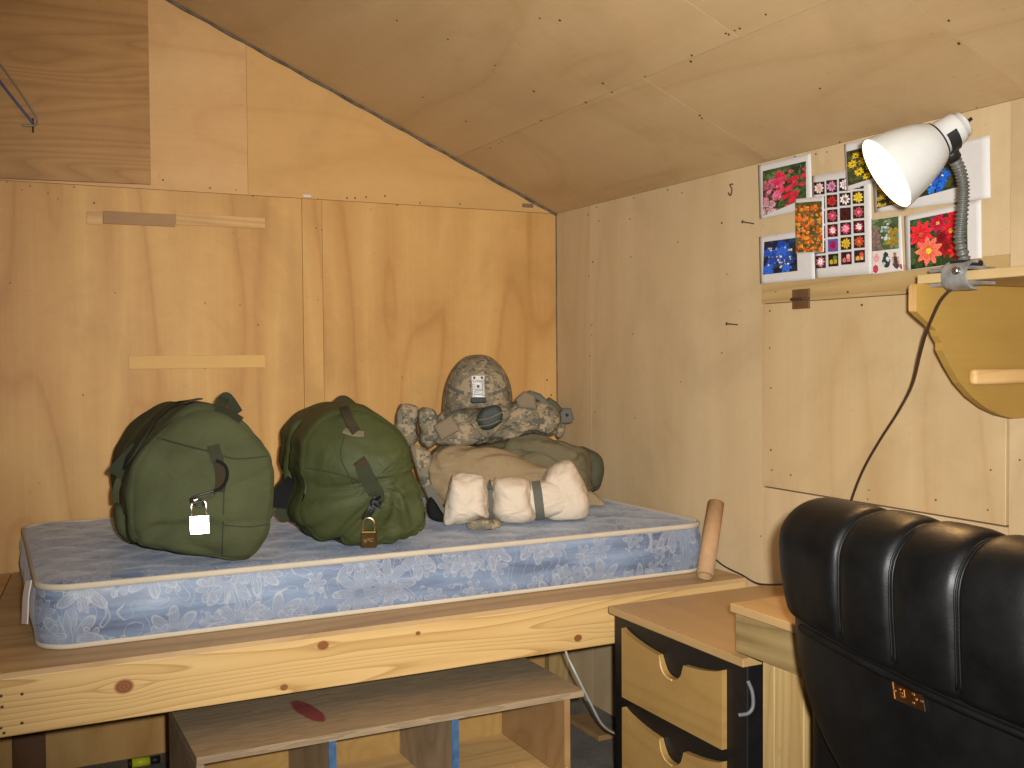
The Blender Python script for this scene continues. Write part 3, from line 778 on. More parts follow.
# carry handle on top
freerib('carry_handle', [(219, 411, 2.93), (222, 401, 2.95), (226, 397, 2.97), (231, 402, 2.97), (238, 413, 2.95)], 2.95, 0.028, M['olive_dark'], tA, (-0.4, -1, 0.1), 0.005)
drape('handle_tab', bA, [(216, 409), (228, 413), (241, 421)], 0.03, M['olive_dark'], tA, 0.002)
# hasp strap, cord and snap hook with the lock
drape('hasp_tab', bA, [(213, 446), (218, 462)], 0.030, M['olive_dark'], tA, 0.004, n=8)
drape('hasp_tab', bA, [(218, 462), (221, 478), (219, 491)], 0.026, M['brown_web'], tA, 0.006, n=8)
def surfpath(o, px, off, n=30):
    out = []; last = None
    for p in smooth_path([(q[0], q[1], 0) for q in px], n):
        a, b = hit(o, (p.x, p.y), last)
        if a is None: continue
        last = a; out.append(a+b*off)
    return out
tube('cord', surfpath(bA, [(216, 461), (225, 466), (227, 476), (221, 486), (213, 490)], 0.009), 0.004, M['black_web'], tA, seg=8)
hkA = tube('snap_hook', surfpath(bA, [(215, 489), (206, 492), (196, 495), (191, 498), (192, 502), (199, 501), (207, 497), (214, 492)], 0.010), 0.0026, M['gun'], tA, seg=8)
tube('hook_ring', surfpath(bA, [(193, 499), (196, 505), (202, 505), (203, 500), (197, 497), (193, 499)], 0.010), 0.0024, M['gun'], tA, seg=8)
C = lock_spot(bA, [(199.5, 525), (190, 515), (209, 515), (192, 505), (207, 505), (190, 534), (209, 534)], 0.010); toF = (FLASH-C).normalized()*0.5+(CAMP-C).normalized()*0.5
padlock('bright silvery padlock hanging on the leftmost duffel bag', C, toF, M['brass_bright'], (0.049, 0.048, 0.013), 0.040, 0.02)

# right bag: crumpled nylon
pxB = [(294, 511), (299, 483), (301, 455), (306, 438), (323, 419), (343, 410), (359, 407), (375, 410), (394, 423), (409, 438), (412, 457), (416, 473), (427, 494), (431, 508), (429, 525), (419, 538), (394, 545), (363, 549), (336, 546), (314, 540), (300, 528)]
cB = (362, 502)
def dispB(p):
    q = p-PB
    k = 0.008+0.006*fnoise(p, 6, 3)
    low = max(0.0, min(1.0, (MTOP+0.30-p.z)/0.15))
    ang = math.atan2(q.z, q.x); rad = math.hypot(q.x, q.z)
    k += -0.017*low*(1-abs(noise.noise(Vector((ang*2.6, rad*2.2, 1.3)))))**5
    k += -0.012*low*(1-abs(noise.noise(Vector((ang*4.3, rad*3.0, 7.3)))))**6
    k += 0.009*folds(p, (0.5, 0, 1), 9)
    return k
PB = ony((372, 470), 2.85)
nB = Vector((0.34, 0.94, 0)).normalized()
tB, bB = duffel('duffel_bag', 'wrinkled olive nylon duffel bag with brass padlock beside the camouflage pack', pxB, 2.735, (0.10, 1, 0.0), 0.50, M['olive2'], dispB, 0.065, nB, (ony((360, 455), 2.76).z, 0.35))
drape('carry_handle', bB, [(344, 409), (347, 418), (351, 428), (356, 433)], 0.026, M['brown_web'], tB, 0.006, lift=0.022, n=20, thick=0.005)
freerib('handle_loop', [(337, 412, 2.98), (338, 402, 3.0), (344, 399.5, 3.0), (351, 404, 3.0), (357, 410, 2.98)], 3.0, 0.024, M['brown_web'], tB, (-0.2, -1, 0.3), 0.006)
drape('handle_tab', bB, [(344, 431), (352, 434), (364, 435)], 0.018, M['sage'], tB, 0.003, n=10)
drape('hasp_tab', bB, [(359, 460), (364, 470)], 0.036, M['brown_web'], tB, 0.004, n=8)
drape('hasp_strap', bB, [(362, 467), (369, 480), (375, 491), (380, 497)], 0.040, M['olive_dark'], tB, 0.009, n=14, thick=0.006)
tube('hook_ring', surfpath(bB, [(372, 497), (377, 495), (383, 498), (384, 503), (379, 505), (373, 501), (372, 497)], 0.016), 0.0026, M['gun'], tB, seg=8)
drape('snap_hook', bB, [(378, 500), (371, 508), (364, 515)], 0.020, M['rubber'], tB, 0.014, n=10, thick=0.008)
drape('seam', bB, [(306, 468), (330, 472), (352, 478), (360, 484)], 0.003, M['olive_dark'], tB, 0.001, n=20, thick=0.0015)
drape('seam', bB, [(344, 437), (340, 455), (346, 470), (354, 484)], 0.003, M['olive_dark'], tB, 0.001, n=20, thick=0.0015)
inflate('side_flap', [(286, 440), (292, 424), (304, 419), (309, 430), (302, 470), (297, 500), (292, 500), (284, 480)], 2.99, 0.03, 0.05, M['olive2'], tB, n=48, rings=8, disp=lambda p: 0.004*fnoise(p, 12))
freerib('shoulder_strap', [(295, 481, 2.95), (288, 489, 2.93), (281, 499, 2.92), (279, 508, 2.92)], 2.93, 0.05, M['black_web'], tB, (-0.3, -1, 0.4))
freerib('shoulder_strap', [(279, 508, 2.92), (285, 516, 2.91), (293, 508, 2.92), (295, 495, 2.93)], 2.93, 0.03, M['olive_dark'], tB, (-0.3, -1, 0.4))
C = lock_spot(bB, [(369, 539), (361, 530), (377, 530), (363, 520), (375, 520), (361, 545)], 0.010)
padlock('small brass padlock hanging on the wrinkled duffel bag', C, Vector((-0.44, -0.90, -0.12)), M['brass'], (0.042, 0.045, 0.012), 0.036, 0.0, True)

# ================================================================= PACK, VEST, HELMET
def wr_(s=10, a=0.004, d=(1, 0, 0.1), fs=9, fa=0.006):
    return lambda p: a*fnoise(p, s, 3)+fa*folds(p, d, fs)
# rucksack lying on its back: khaki cloth front, sage sack behind, straps
P0 = onz((500, 520), MTOP)
rk = thing('rucksack', (1.5, 3.15, MTOP+0.005), 'sage and khaki field pack lying on mattress under the camouflage vest', 'backpack')
sg = inflate('main_sack', [(424, 480), (430, 452), (448, 440), (490, 441), (520, 437), (548, 436), (572, 442), (590, 452), (596, 480), (590, 505), (560, 518), (500, 522), (450, 518), (430, 505)], 3.30, 0.17, 0.18, M['sage'], rk, rings=16, p=3, disp=wr_(8, 0.008, (1, 0, -.2), 14, 0.018), zmin=MTOP+0.0065)
kh = inflate('khaki_cloth', [(424, 482), (425, 462), (436, 449), (458, 444), (486, 445), (514, 452), (538, 462), (560, 470), (556, 484), (520, 492), (470, 492), (448, 497), (440, 510), (432, 505)], 3.15, 0.08, 0.07, M['khaki'], rk, p=3, zmin=MTOP+0.007, disp=wr_(9, 0.005, (1, 0, -.12), 18, 0.016))
sd = inflate('side_pouch', [(578, 447), (592, 450), (602, 458), (605, 472), (601, 487), (594, 492), (582, 490), (574, 470)], 3.33, 0.06, 0.07, M['sage_dark'], rk, n=60, rings=10, disp=wr_(12, 0.003, (0.3, 0, 1), 10, 0.004))
inflate('top_flap', [(500, 452), (508, 438), (530, 432), (552, 435), (572, 446), (580, 458), (574, 470), (552, 464), (525, 456)], 3.17, 0.06, 0.06, M['sage'], rk, n=60, rings=10, disp=wr_(10, 0.005, (1, 0, -.4), 15, 0.018))
inflate('camo_side', [(409, 446), (418, 444), (432, 452), (430, 470), (434, 490), (440, 512), (436, 516), (424, 494), (414, 468)], 3.20, 0.04, 0.06, M['camo'], rk, n=60, rings=8, disp=wr_(12, 0.003, (0.3, 0, 1), 10, 0.004))
po = inflate('pouch', [(467, 525), (477, 519), (492, 519), (501, 525), (489, 530), (474, 531)], 2.85, 0.02, 0.03, M['camo'], None, n=42, rings=8, zmin=MTOP+0.0065, p=4, disp=lambda p: 0.004*fnoise(p, 30))
tag(po, 'small flat camouflage pouch poking out under the cream bedroll', 'pouch')
inflate('tan_flap', [(586, 492), (594, 493), (606, 505), (601, 508), (588, 511), (580, 506)], 3.12, 0.02, 0.05, M['khaki'], rk, n=40, rings=8, zmin=MTOP+0.0065)
drape('compression_strap', kh, [(442, 446), (432, 455), (427, 470), (428, 485), (434, 500)], 0.022, M['grey_web'], rk, 0.006, n=24)
freerib('compression_strap', [(428, 485, 3.06), (434, 500, 3.05), (441, 511, 3.03), (445, 520, 3.03)], 3.04, 0.026, M['grey_web'], rk)
drape('compression_strap', sd, [(574, 448), (579, 462), (581, 476), (579, 488)], 0.022, M['grey_web'], rk, 0.010, n=24)
inflate('strap_pad', [(431, 497), (442, 512), (446, 518), (442, 522), (430, 518), (427, 506)], 3.03, 0.02, 0.05, M['black_web'], rk, n=40, rings=6)
# bedroll: three cream bulges pinched by two straps
br = thing('bedroll', (1.45, 2.96, MTOP+0.008), 'cream cotton bedroll cinched into three bulges by grey straps before the pack', 'bedroll')
cw = lambda p: 0.0035*fnoise(p, 13, 3)+0.006*folds(p, (0.5, 0, 1), 9)
rl = thing  # noqa
def merge_inflate(name, parts, mat, parent):
    """several swollen lobes of one cloth, as one continuous mesh part"""
    bm = bmesh.new()
    for kw in parts:
        o = inflate('tmp', mat=mat, keep=False, **kw)
        b0 = bmesh.new(); b0.from_mesh(o.data); bmesh.ops.translate(b0, verts=b0.verts[:], vec=o.location)
        m_ = bpy.data.meshes.new('t'); b0.to_mesh(m_); b0.free(); bm.from_mesh(m_); bpy.data.meshes.remove(m_)
        me = o.data; bpy.data.objects.remove(o); bpy.data.meshes.remove(me)
    bm.verts.index_update(); v, f = bm_geo(bm); return mk(name, v, f, mat, parent, True, keep=True)
roll = merge_inflate('roll', [
    dict(px=[(442, 512), (448, 478), (456, 472), (478, 473), (486, 478), (489, 500), (490, 518), (478, 520), (466, 523), (452, 526), (443, 524)], Y=2.975, front=0.085, back=0.06, n=72, rings=12, disp=lambda p: 0.003*fnoise(p, 14)+0.009*folds(p, (0.6, 0, 1), 13), zmin=MTOP+0.0065, p=3),
    dict(px=[(490, 498), (493, 478), (502, 475), (522, 476), (531, 481), (535, 500), (537, 517), (526, 526), (508, 527), (494, 520)], Y=2.955, front=0.09, back=0.07, n=72, rings=12, disp=lambda p: 0.003*fnoise(p, 14)+0.009*folds(p, (1, 0, 0.3), 15), zmin=MTOP+0.0065, p=3),
    dict(px=[(540, 482), (546, 468), (558, 460), (572, 459), (580, 470), (588, 486), (592, 505), (586, 519), (570, 525), (552, 526), (542, 516), (540, 500)], Y=2.95, front=0.10, back=0.07, n=72, rings=12, disp=lambda p: 0.003*fnoise(p, 13)+0.008*folds(p, (0.6, 0, -1), 12), zmin=MTOP+0.0065, p=3),
    dict(px=[(450, 490), (470, 480), (520, 482), (560, 480), (575, 495), (570, 514), (520, 518), (460, 515)], Y=2.98, front=0.07, back=0.05, n=60, rings=8, zmin=MTOP+0.0065, p=3)], M['cotton'], br)
drape('strap', roll, [(485, 475), (488, 490), (490, 505), (491, 519)], 0.028, M['grey_web'], br, 0.009, n=20)
drape('strap', roll, [(534, 473), (537, 490), (539, 505), (541, 519)], 0.028, M['grey_web'], br, 0.009, n=20)

# vest
ve = thing('body_armor_vest', (1.5, 3.25, MTOP+0.17), 'camouflage body armour vest folded on top of the field pack', 'vest')
cwr = lambda p: 0.008*fnoise(p, 14, 3)+0.018*folds(p, (1, 0, 0.5), 17)
vb = inflate('carrier', [(428, 436), (436, 414), (446, 407), (470, 407), (500, 406), (522, 394), (545, 398), (560, 408), (564, 424), (556, 436), (530, 437), (505, 443), (480, 445), (450, 443)], 3.320, 0.11, 0.14, M['camo'], ve, rings=14, p=2.6, disp=cwr)
inflate('shoulder_pad', [(393, 428), (396, 412), (400, 402), (408, 403), (418, 407), (419, 420), (421, 440), (414, 449), (400, 446)], 3.300, 0.05, 0.06, M['camo'], ve, n=64, rings=10, p=4, sharp=True, disp=lambda p: 0.005*fnoise(p, 22)+0.008*folds(p, (0.3, 0, 1), 20))
inflate('shoulder_pad', [(417, 412), (424, 406), (434, 410), (440, 424), (438, 442), (428, 449), (419, 440), (418, 425)], 3.280, 0.05, 0.08, M['camo'], ve, n=60, rings=10, p=2.5, disp=lambda p: 0.008*folds(p, (0.4, 0, 1), 14)+0.003*fnoise(p, 15))
inflate('strap_fold', [(420, 410), (430, 408), (437, 416), (436, 419), (428, 414), (424, 420), (428, 432), (424, 434), (419, 424)], 3.220, 0.02, 0.02, M['camo'], ve, n=60, rings=6)
inflate('collar_flap', [(462, 422), (474, 409), (488, 404), (504, 402), (512, 412), (506, 424), (492, 440), (478, 446), (464, 440)], 3.230, 0.045, 0.06, M['camo'], ve, n=60, rings=10, disp=cwr)
nl = inflate('neck_lining', [(477, 416), (484, 408), (496, 405), (502, 410), (502, 420), (494, 428), (484, 430), (478, 424)], 3.175, 0.012, 0.03, plain('dark_green_lining', (0.020, 0.026, 0.022), 0.6, var=0.3, scale=60), ve, n=48, rings=8, p=4)
for a_, b_ in (((478, 420), (502, 412)), ((480, 426), (500, 420))):
    drape('lining_stripe', nl, [a_, ((a_[0]+b_[0])/2, (a_[1]+b_[1])/2+2), b_], 0.004, M['sage'], ve, 0.002, n=8, thick=0.002)
inflate('chest_flap', [(430, 436), (440, 425), (468, 420), (478, 428), (490, 440), (480, 445), (455, 447), (436, 444)], 3.210, 0.03, 0.05, M['camo'], ve, n=60, rings=8, disp=cwr)
inflate('velcro_patch', [(433, 426), (451, 415), (461, 430), (441, 441)], 3.185, 0.012, 0.02, M['velcro'], ve, n=42, rings=6, p=5, sharp=True)
inflate('velcro_patch', [(515, 399), (524, 391), (535, 395), (537, 410), (518, 408)], 3.210, 0.016, 0.03, M['velcro'], ve, n=42, rings=6, p=5, sharp=True)
inflate('chest_flap', [(502, 426), (510, 412), (524, 408), (540, 410), (544, 425), (530, 434), (510, 440), (500, 440)], 3.220, 0.03, 0.05, M['camo'], ve, n=60, rings=8, disp=cwr)
inflate('side_strap', [(524, 393), (530, 390), (541, 394), (551, 404), (548, 409), (538, 400), (528, 398)], 3.240, 0.018, 0.02, M['grey_web'], ve, n=42, rings=6, p=4, sharp=True)
inflate('side_strap', [(543, 402), (549, 397), (557, 402), (563, 410), (557, 415), (550, 410)], 3.240, 0.02, 0.02, M['sage_dark'], ve, n=42, rings=6, p=4, sharp=True)
bu = inflate('buckle', [(556, 415), (562, 408), (571, 408), (574, 418), (572, 423), (560, 424)], 3.230, 0.012, 0.015, M['grey_web'], ve, n=36, rings=6, p=6, sharp=True)
h_, n_ = hit(bu, (567, 415))
lathe('buckle_hole', [(0, 0.001), (0.006, 0.001), (0.006, -0.002)], h_, n_, M['rubber'], bu, seg=12)
inflate('hanging_strap', [(556, 424), (562, 422), (565, 426), (563, 436), (558, 438), (555, 432)], 3.250, 0.02, 0.02, M['camo'], ve, n=36, rings=6)
# helmet
hc = ony((478, 396), 3.36); vd = camdir((478, 398)); hr = Vector((vd.y, -vd.x, 0))
he = thing('helmet', hc-Vector((0, 0, 0.03)), 'camouflage covered combat helmet with silver front mount on the vest', 'helmet')
v = []; f = []; NS, NR = 64, 22
def hpt(th, ph):
    # th around, ph 0 top .. 1 rim; front is towards the camera
    a_ = ph*math.pi*0.56
    rx, ry, rz = 0.121, 0.136, 0.158
    ex = 0.9
    s = math.sin(a_)**ex if a_ < math.pi/2 else 1.0+0.06*(a_-math.pi/2)
    z = rz*math.cos(a_)*(1.0 if a_ < math.pi/2 else 1.15)
    x = rx*s*math.cos(th); y = ry*s*math.sin(th)
    fr = max(0, -math.sin(th)); side = abs(math.cos(th))
    if ph > 0.75:
        k = (ph-0.75)/0.25
        z += -0.030*k*side**3+0.012*k*fr**2; x *= 1+0.05*k; y *= 1+0.04*k
    p = hc+hr*x+vd*y+Vector((0, 0, z-0.012))
    return p
for i in range(NR+1):
    for k in range(NS): 
        p = hpt(2*math.pi*k/NS, max(i/NR, 0.004)); p = p+(p-hc).normalized()*(0.0022*fnoise(p, 18)+0.003*folds(p, (0, 0, 1), 12)*min(1, i/8))
        v.append(p)
for i in range(NR):
    for k in range(NS): f.append([i*NS+k, i*NS+(k+1) % NS, (i+1)*NS+(k+1) % NS, (i+1)*NS+k])
b0 = len(v)
for i in (1.0, 0.6):
    for k in range(NS):
        p = hpt(2*math.pi*k/NS, i); v.append(hc+(p-hc)*0.93+Vector((0, 0, 0.002 if i == 1 else 0)))
for k in range(NS):
    j = (k+1) % NS; f.append([NR*NS+k, NR*NS+j, b0+j, b0+k]); f.append([b0+k, b0+j, b0+NS+j, b0+NS+k])
f.append([b0+NS+k for k in range(NS)])
sh = mk('shell_cover', v, f, M['camo'], he, True, keep=True)
drape('cover_band', sh, [(449, 386), (457, 391), (464, 393)], 0.012, M['grey_web'], he, 0.002, n=10)
drape('cover_band', sh, [(494, 393), (501, 391), (507, 388)], 0.010, M['grey_web'], he, 0.002, n=10)
h_, n_ = hit(sh, (478, 388)); n_ = (n_+Vector((0, 0, -0.05))).normalized()
r_ = Vector((0, 0, 1)).cross(n_).normalized(); u_ = n_.cross(r_); T = Matrix.Translation(h_+n_*0.004) @ Matrix((r_, u_, n_)).transposed().to_4x4()
def hb(name, x0, x1, y0, y1, z0, z1, mat, par):
    v_, f_ = boxgeo(x0, x1, y0, y1, z0, z1, 0.0012, 1); return mk(name, [T @ q for q in v_], f_, mat, par)
mp = hb('mount_plate', -0.023, 0.023, -0.034, 0.042, -0.003, 0.004, M['steel'], he)
for a_ in ((-0.021, -0.014, -0.03, 0.026), (0.014, 0.021, -0.03, 0.026)): hb('plate_rib', *a_, 0.004, 0.009, M['chrome'], mp)
for y in (-0.026, -0.012, 0.018): hb('plate_rib', -0.016, 0.016, y, y+0.006, 0.004, 0.008, M['chrome'], mp)
for x in (-0.016, 0.010): hb('plate_slot', x, x+0.007, 0.030, 0.038, 0.0035, 0.005, M['rubber'], mp)
hb('plate_slot', -0.004, 0.004, 0.0, 0.009, 0.0035, 0.006, M['rubber'], mp)
hb('rim_bracket', -0.025, 0.025, -0.052, -0.036, -0.012, 0.008, M['rubber'], he)

# ================================================================= CUBBY SHELF UNDER THE BUNK
SZ = 0.452; sxl, sxr, syf = onz((196, 757), SZ).x, onz((584, 690), SZ).x, onz((585, 690), SZ).y
syb = syf+0.40; stp = onz((308, 711), SZ); M['stained'] = stained(stp.x-(sxl+sxr)/2, stp.y-(syf+syb)/2); sxe = ony((571, 700), syf).x
sf = thing('cubby_shelf', ((sxl+sxr)/2, (syf+syb)/2, 0), 'low grey-brown plywood cubby shelf with red paint stain under the bunk', 'shelf')
box('top_board', sxl, sxr, syf, syb, SZ-0.018, SZ, M['stained'], sf, 0.001)
box('side_panel', sxl, sxl+0.018, syf+0.004, syb, 0, SZ-0.018, M['ply_grey'], sf, 0.001)
box('side_panel', sxe-0.018, sxe, syf+0.004, syb, 0, SZ-0.018, M['patch_grey'], sf, 0.001)
box('back_panel', sxl+0.018, sxe-0.018, syb-0.012, syb, 0.02, SZ-0.018, M['laminate'], sf, 0.001)
box('bottom_board', sxl+0.018, sxe-0.018, syf+0.01, syb-0.012, 0.20, 0.218, M['pine'], sf, 0.001)
for p in ((333, 750), (456, 730)):
    x = ony(p, syf).x; d_ = box('divider', x-0.009, x+0.009, syf+0.006, syb-0.012, 0.218, SZ-0.018, M['ply_grey'], sf, 0.001)
    box('painted_edge', x-0.0095, x+0.0095, syf+0.003, syf+0.0055, 0.218, SZ-0.018, M['blue_edge'], d_, 0)
# things on the floor
P = onz((140, 764), 0.02); Q = onz((162, 761), 0.02)
P = ony((128, 765), D-0.30); 
fl = thing('marker_pen', (0.40, D-0.30, 0), 'yellow and black pen lying on floor under the bunk', 'pen')
z0 = 0.016
A = onz((128, 764), z0); B = onz((160, 759), z0); dr = (B-A)
tube('barrel', [A+dr*0.12, A+dr*0.68], 0.0155, M['yellow'], fl, seg=14)
tube('cap', [A, A+dr*0.12], 0.0155, M['rubber'], fl, seg=14)
tube('cap', [A+dr*0.68, B], 0.013, M['rubber'], fl, seg=14)
fl.location = (A+dr*0.5)[0], (A+dr*0.5)[1], 0
for c_ in fl.children: c_.location = Vector(c_['_w'])-Vector(fl.location)
A = onz((576, 722), 0.0); B = onz((602, 739), 0.0); 
tag(box('floor_board', A.x-0.03, A.x+0.05, B.y-0.02, A.y+0.02, 0.001, 0.02, M['patch_grey'], None, 0.002), 'short brown wood strip on carpet by right wall under bunk', 'board')

# white cable hanging below the bunk
cp = [ony((566, 652), 2.64), ony((575, 672), 2.60), ony((590, 702), 2.62), ony((602, 724), 2.66), ony((616, 734), 2.70)]
tag(tube('power_cable', smooth_path([ony((564, 648), 2.66)+Vector((0, 0.01, 0.05))]+cp+[ony((640, 742), 2.74)], 60), 0.0035, M['cord_white'], seg=8), 'white cable hanging from under the bunk to the drawer cabinet', 'cable')

# cardboard tube
A = onz((705, 582), DECK); A.x = min(A.x, WX-0.045); B = onx((716, 509), WX-0.031); ax = (B-A)
A.z += 0.027*math.hypot(ax.x, ax.y)/ax.length-0.003
tb = tag(lathe('cardboard_tube', [(0.026, 0), (0.026, ax.length), (0.022, ax.length), (0.022, 0.0)], A+Vector((0, 0, 0.004)), ax, M['cardboard'], None, 32, closed=True), 'brown cardboard tube standing on the bunk deck in the mattress corner', 'tube')

# ================================================================= DRAWER CABINET
CZ = 0.684
a = onz((613.5, 605), CZ); b = onz((737, 660), CZ)
cxf = (a.x+b.x)/2+0.012; cy1 = a.y-0.004; cy0 = b.y+0.006; cy1 = min(cy1, BF-0.01)
cb = thing('drawer_cabinet', ((cxf+WX)/2, (cy0+cy1)/2, 0), 'black drawer cabinet with oak laminate drawer fronts and top', 'cabinet')
box('cabinet_top', cxf-0.012, WX-0.015, cy0-0.006, cy1+0.004, CZ-0.02, CZ, M['laminate_top'], cb, 0.002, 2)
box('carcass', cxf+0.006, WX-0.02, cy0, cy1, 0.03, CZ-0.02, M['black'], cb, 0.002)
for y in (cy0+0.03, cy1-0.06):
    for x in (cxf+0.03, WX-0.08): box('foot', x, x+0.03, y, y+0.03, 0.0, 0.03, M['black'], cb, 0.002)
yl, yr = cy1-0.058, cy0+0.072
dz = [(0.637, 0.452), (0.424, 0.241), (0.212, 0.05)]
for zt, zb_ in dz:
    # oak front with sagging top edge and scooped finger pull
    pts = []
    n_ = 40
    for k in range(n_+1):
        u = k/n_; y = yl+(yr-yl)*u
        sag = 0.060*math.sin(math.pi*min(1, u))**0.9 if True else 0
        z = zt-0.030*(1-(2*u-1)**2)**0.8
        d_ = abs(u-0.53)/0.115
        if d_ < 1: z -= 0.044*math.sqrt(1-d_**2.4)
        pts.append((cxf-0.008, y, z))
    top = pts; n0 = len(top)
    v = []; f = []
    for x in (cxf-0.010, cxf+0.005):
        for p in top: v.append((x, p[1], p[2]))
        for p in top: v.append((x, p[1], zb_))
    m2 = 2*n0
    for k in range(n0-1):
        f.append([k, k+1, n0+k+1, n0+k]); f.append([m2+k, m2+n0+k, m2+n0+k+1, m2+k+1])
        f.append([k, m2+k, m2+k+1, k+1]); f.append([n0+k, n0+k+1, m2+n0+k+1, m2+n0+k])
    f.append([0, n0, m2+n0, m2]); f.append([n0-1, m2+n0-1, m2+2*n0-1, 2*n0-1])
    dr_ = mk('drawer_front', v, f, M['laminate'], cb)
    yc = yl+(yr-yl)*0.53; rz = zt-0.052
    # chrome lip round the scoop
    arc = []
    for k in range(13):
        u = 0.53-0.115+0.115*1.1*k/12; d_ = abs(u-0.53)/0.115
        arc.append((cxf-0.0105, yl+(yr-yl)*u, zt-0.030*(1-(2*u-1)**2)**0.8-0.044*math.sqrt(max(0, 1-min(1, d_)**2.4))-0.003))
    tube('pull_lip', arc, 0.0026, M['patch_light'], dr_, seg=6)
# hook on the near side
hx = ony((746, 700), cy0)
tube('side_hook', smooth_path([hx+Vector((0, -0.006, 0.045)), hx+Vector((0.008, -0.012, 0.02)), hx+Vector((0.008, -0.014, -0.012)), hx+Vector((-0.004, -0.012, -0.026)), hx+Vector((-0.026, -0.006, -0.028))], 24), 0.0045, M['grey_hook'], cb, seg=8)

# black wire over the cabinet top
wp = [onx((701, 545), WX-0.01), onx((712, 556), WX-0.008), onx((724, 566), WX-0.008), onx((742, 575), WX-0.02), onz((760, 584), CZ+0.004), onz((790, 584), CZ+0.03)]
tag(tube('wire', smooth_path(wp, 50), 0.0028, M['cord_black'], seg=6), 'thin black wire running along wall over the drawer cabinet', 'cable')

# ================================================================= DESK
dy1 = min(1.855, cy0-0.012); dcor = ony((730, 603), dy1); DX, DZ = dcor.x, dcor.z
dk = thing('desk', ((DX+WX)/2, dy1-0.6, 0), 'rough plywood and timber desk along right wall behind the chair', 'desk')
box('desk_top', DX, WX-0.006, 0.45, dy1, DZ-0.019, DZ, wood('desk_plywood', (0.46, 0.30, 0.13), (0.36, 0.21, 0.08), 'Y', 10, 1), dk, 0.0015)
az0 = ony((735, 651), dy1).z; 
box('apron', DX+0.012, DX+0.050, 0.47, dy1-0.003, az0, DZ-0.019, M['pine_green'], dk, 0.002)
box('end_apron', DX+0.050, WX-0.01, dy1-0.041, dy1-0.003, az0, DZ-0.019, M['pine_green'], dk, 0.002)
py = onx((762, 690), DX+0.013).y
box('leg', DX+0.014, DX+0.10, py-0.038, py, 0, az0, M['pine_z'], dk, 0.002)
box('leg', DX+0.013, DX+0.051, py-0.128, py-0.0385, 0, az0, M['pine_z'], dk, 0.002)
box('leg', DX+0.013, DX+0.051, 0.50, 0.589, 0, az0, M['pine_z'], dk, 0.002)

# ================================================================= CHAIR
CHX = 1.125
ch = thing('office_chair', (CHX+0.28, 1.04, 0), 'black leather office chair with pleated rolled headrest pulled up to desk', 'chair')
Y1, Y0 = 1.345, 0.745                                 # far and near ends of the headrest
seams = [onx((p, 580), CHX).y for p in (839, 894, 958)]
sp = seams[1]-seams[2]; seams += [seams[2]-0.11]
def backx(y):                                         # the backrest wraps round the sitter
    u = (y-(Y0+Y1)/2)/((Y1-Y0)/2); return CHX+0.035*u*u-0.010
def head_z(y): return 0.955-0.048*(Y1-y)/0.45
TOPZ = 1.130
prof = []                                             # closed section: (x offset, 0..1 height), from bottom rear up, over, down the front
for k in range(15): u = k/14; prof.append((-0.004+0.014*(1-u)**2.5, u*0.60))
for k in range(1, 17):
    a_ = math.pi*k/17; prof.append((0.085-0.085*math.cos(a_)-0.004, 0.60+0.40*math.sin(a_)**0.9))
for k in range(15): u = k/14; prof.append((0.165+0.012*math.sin(math.pi*u), 0.60*(1-u)))
for k in range(1, 4): prof.append((0.165-0.157*k/4, -0.015))
ny = 140; ys_ = []
for i in range(ny+1):
    u = i/ny; ys_.append(Y1+(Y0-Y1)*u)
v = []; f = []; NP = len(prof)
def groove(y):
    d = min(abs(y-s) for s in seams); return math.exp(-(d/0.0055)**2)*0.008+math.exp(-(d/0.016)**2)*0.005
for y in ys_:
    e = min((Y1-y), (y-Y0)); k = 1.0
    if e < 0.065: k = math.sqrt(max(0.0, 1-((0.065-e)/0.065)**2.4))
    zb_, zt = head_z(y), TOPZ-0.004*math.cos(8*y); bx_ = backx(y); g_ = groove(y)
    cxm, czm = bx_+0.085, (zb_+zt)/2
    for (px_, hz) in prof:
        x = bx_+px_; z = zb_+hz*(zt-zb_)
        dx_, dz_ = x-cxm, z-czm; L = math.hypot(dx_, dz_)
        s = (0.45+0.55*k); sz = (0.55+0.45*k)
        gg = g_*(1-math.exp(-max(0, hz+0.02)*9)) if x < cxm else g_
        x = cxm+dx_*s*(1-gg/L); z = czm+dz_*sz*(1-gg/L)
        p = Vector((x, y, z)); w_ = 0.0025*fnoise(p, 9, 3); x += w_
        v.append((x, y, z))
for i in range(ny):
    for k in range(NP): f.append([i*NP+k, i*NP+(k+1) % NP, (i+1)*NP+(k+1) % NP, (i+1)*NP+k])
f.append(list(range(NP))); f.append([ny*NP+k for k in range(NP-1, -1, -1)])
hd = mk('headrest', v, f, M['leather'], ch, True, keep=True)
for s in seams:
    for off in (-0.0035, 0.0035):
        pa = []
        for k in range(1, 31):
            i = min(range(ny+1), key=lambda q: abs(ys_[q]-(s+off))); p = Vector(v[i*NP+k]); q = Vector((backx(s)+0.085, p.y, (head_z(s)+TOPZ)/2))
            pa.append(Vector((p.x, s+off, p.z))+(p-q).normalized()*0.0006)
        tube('seam_piping', pa, 0.0018, M['leather'], hd, seg=6)
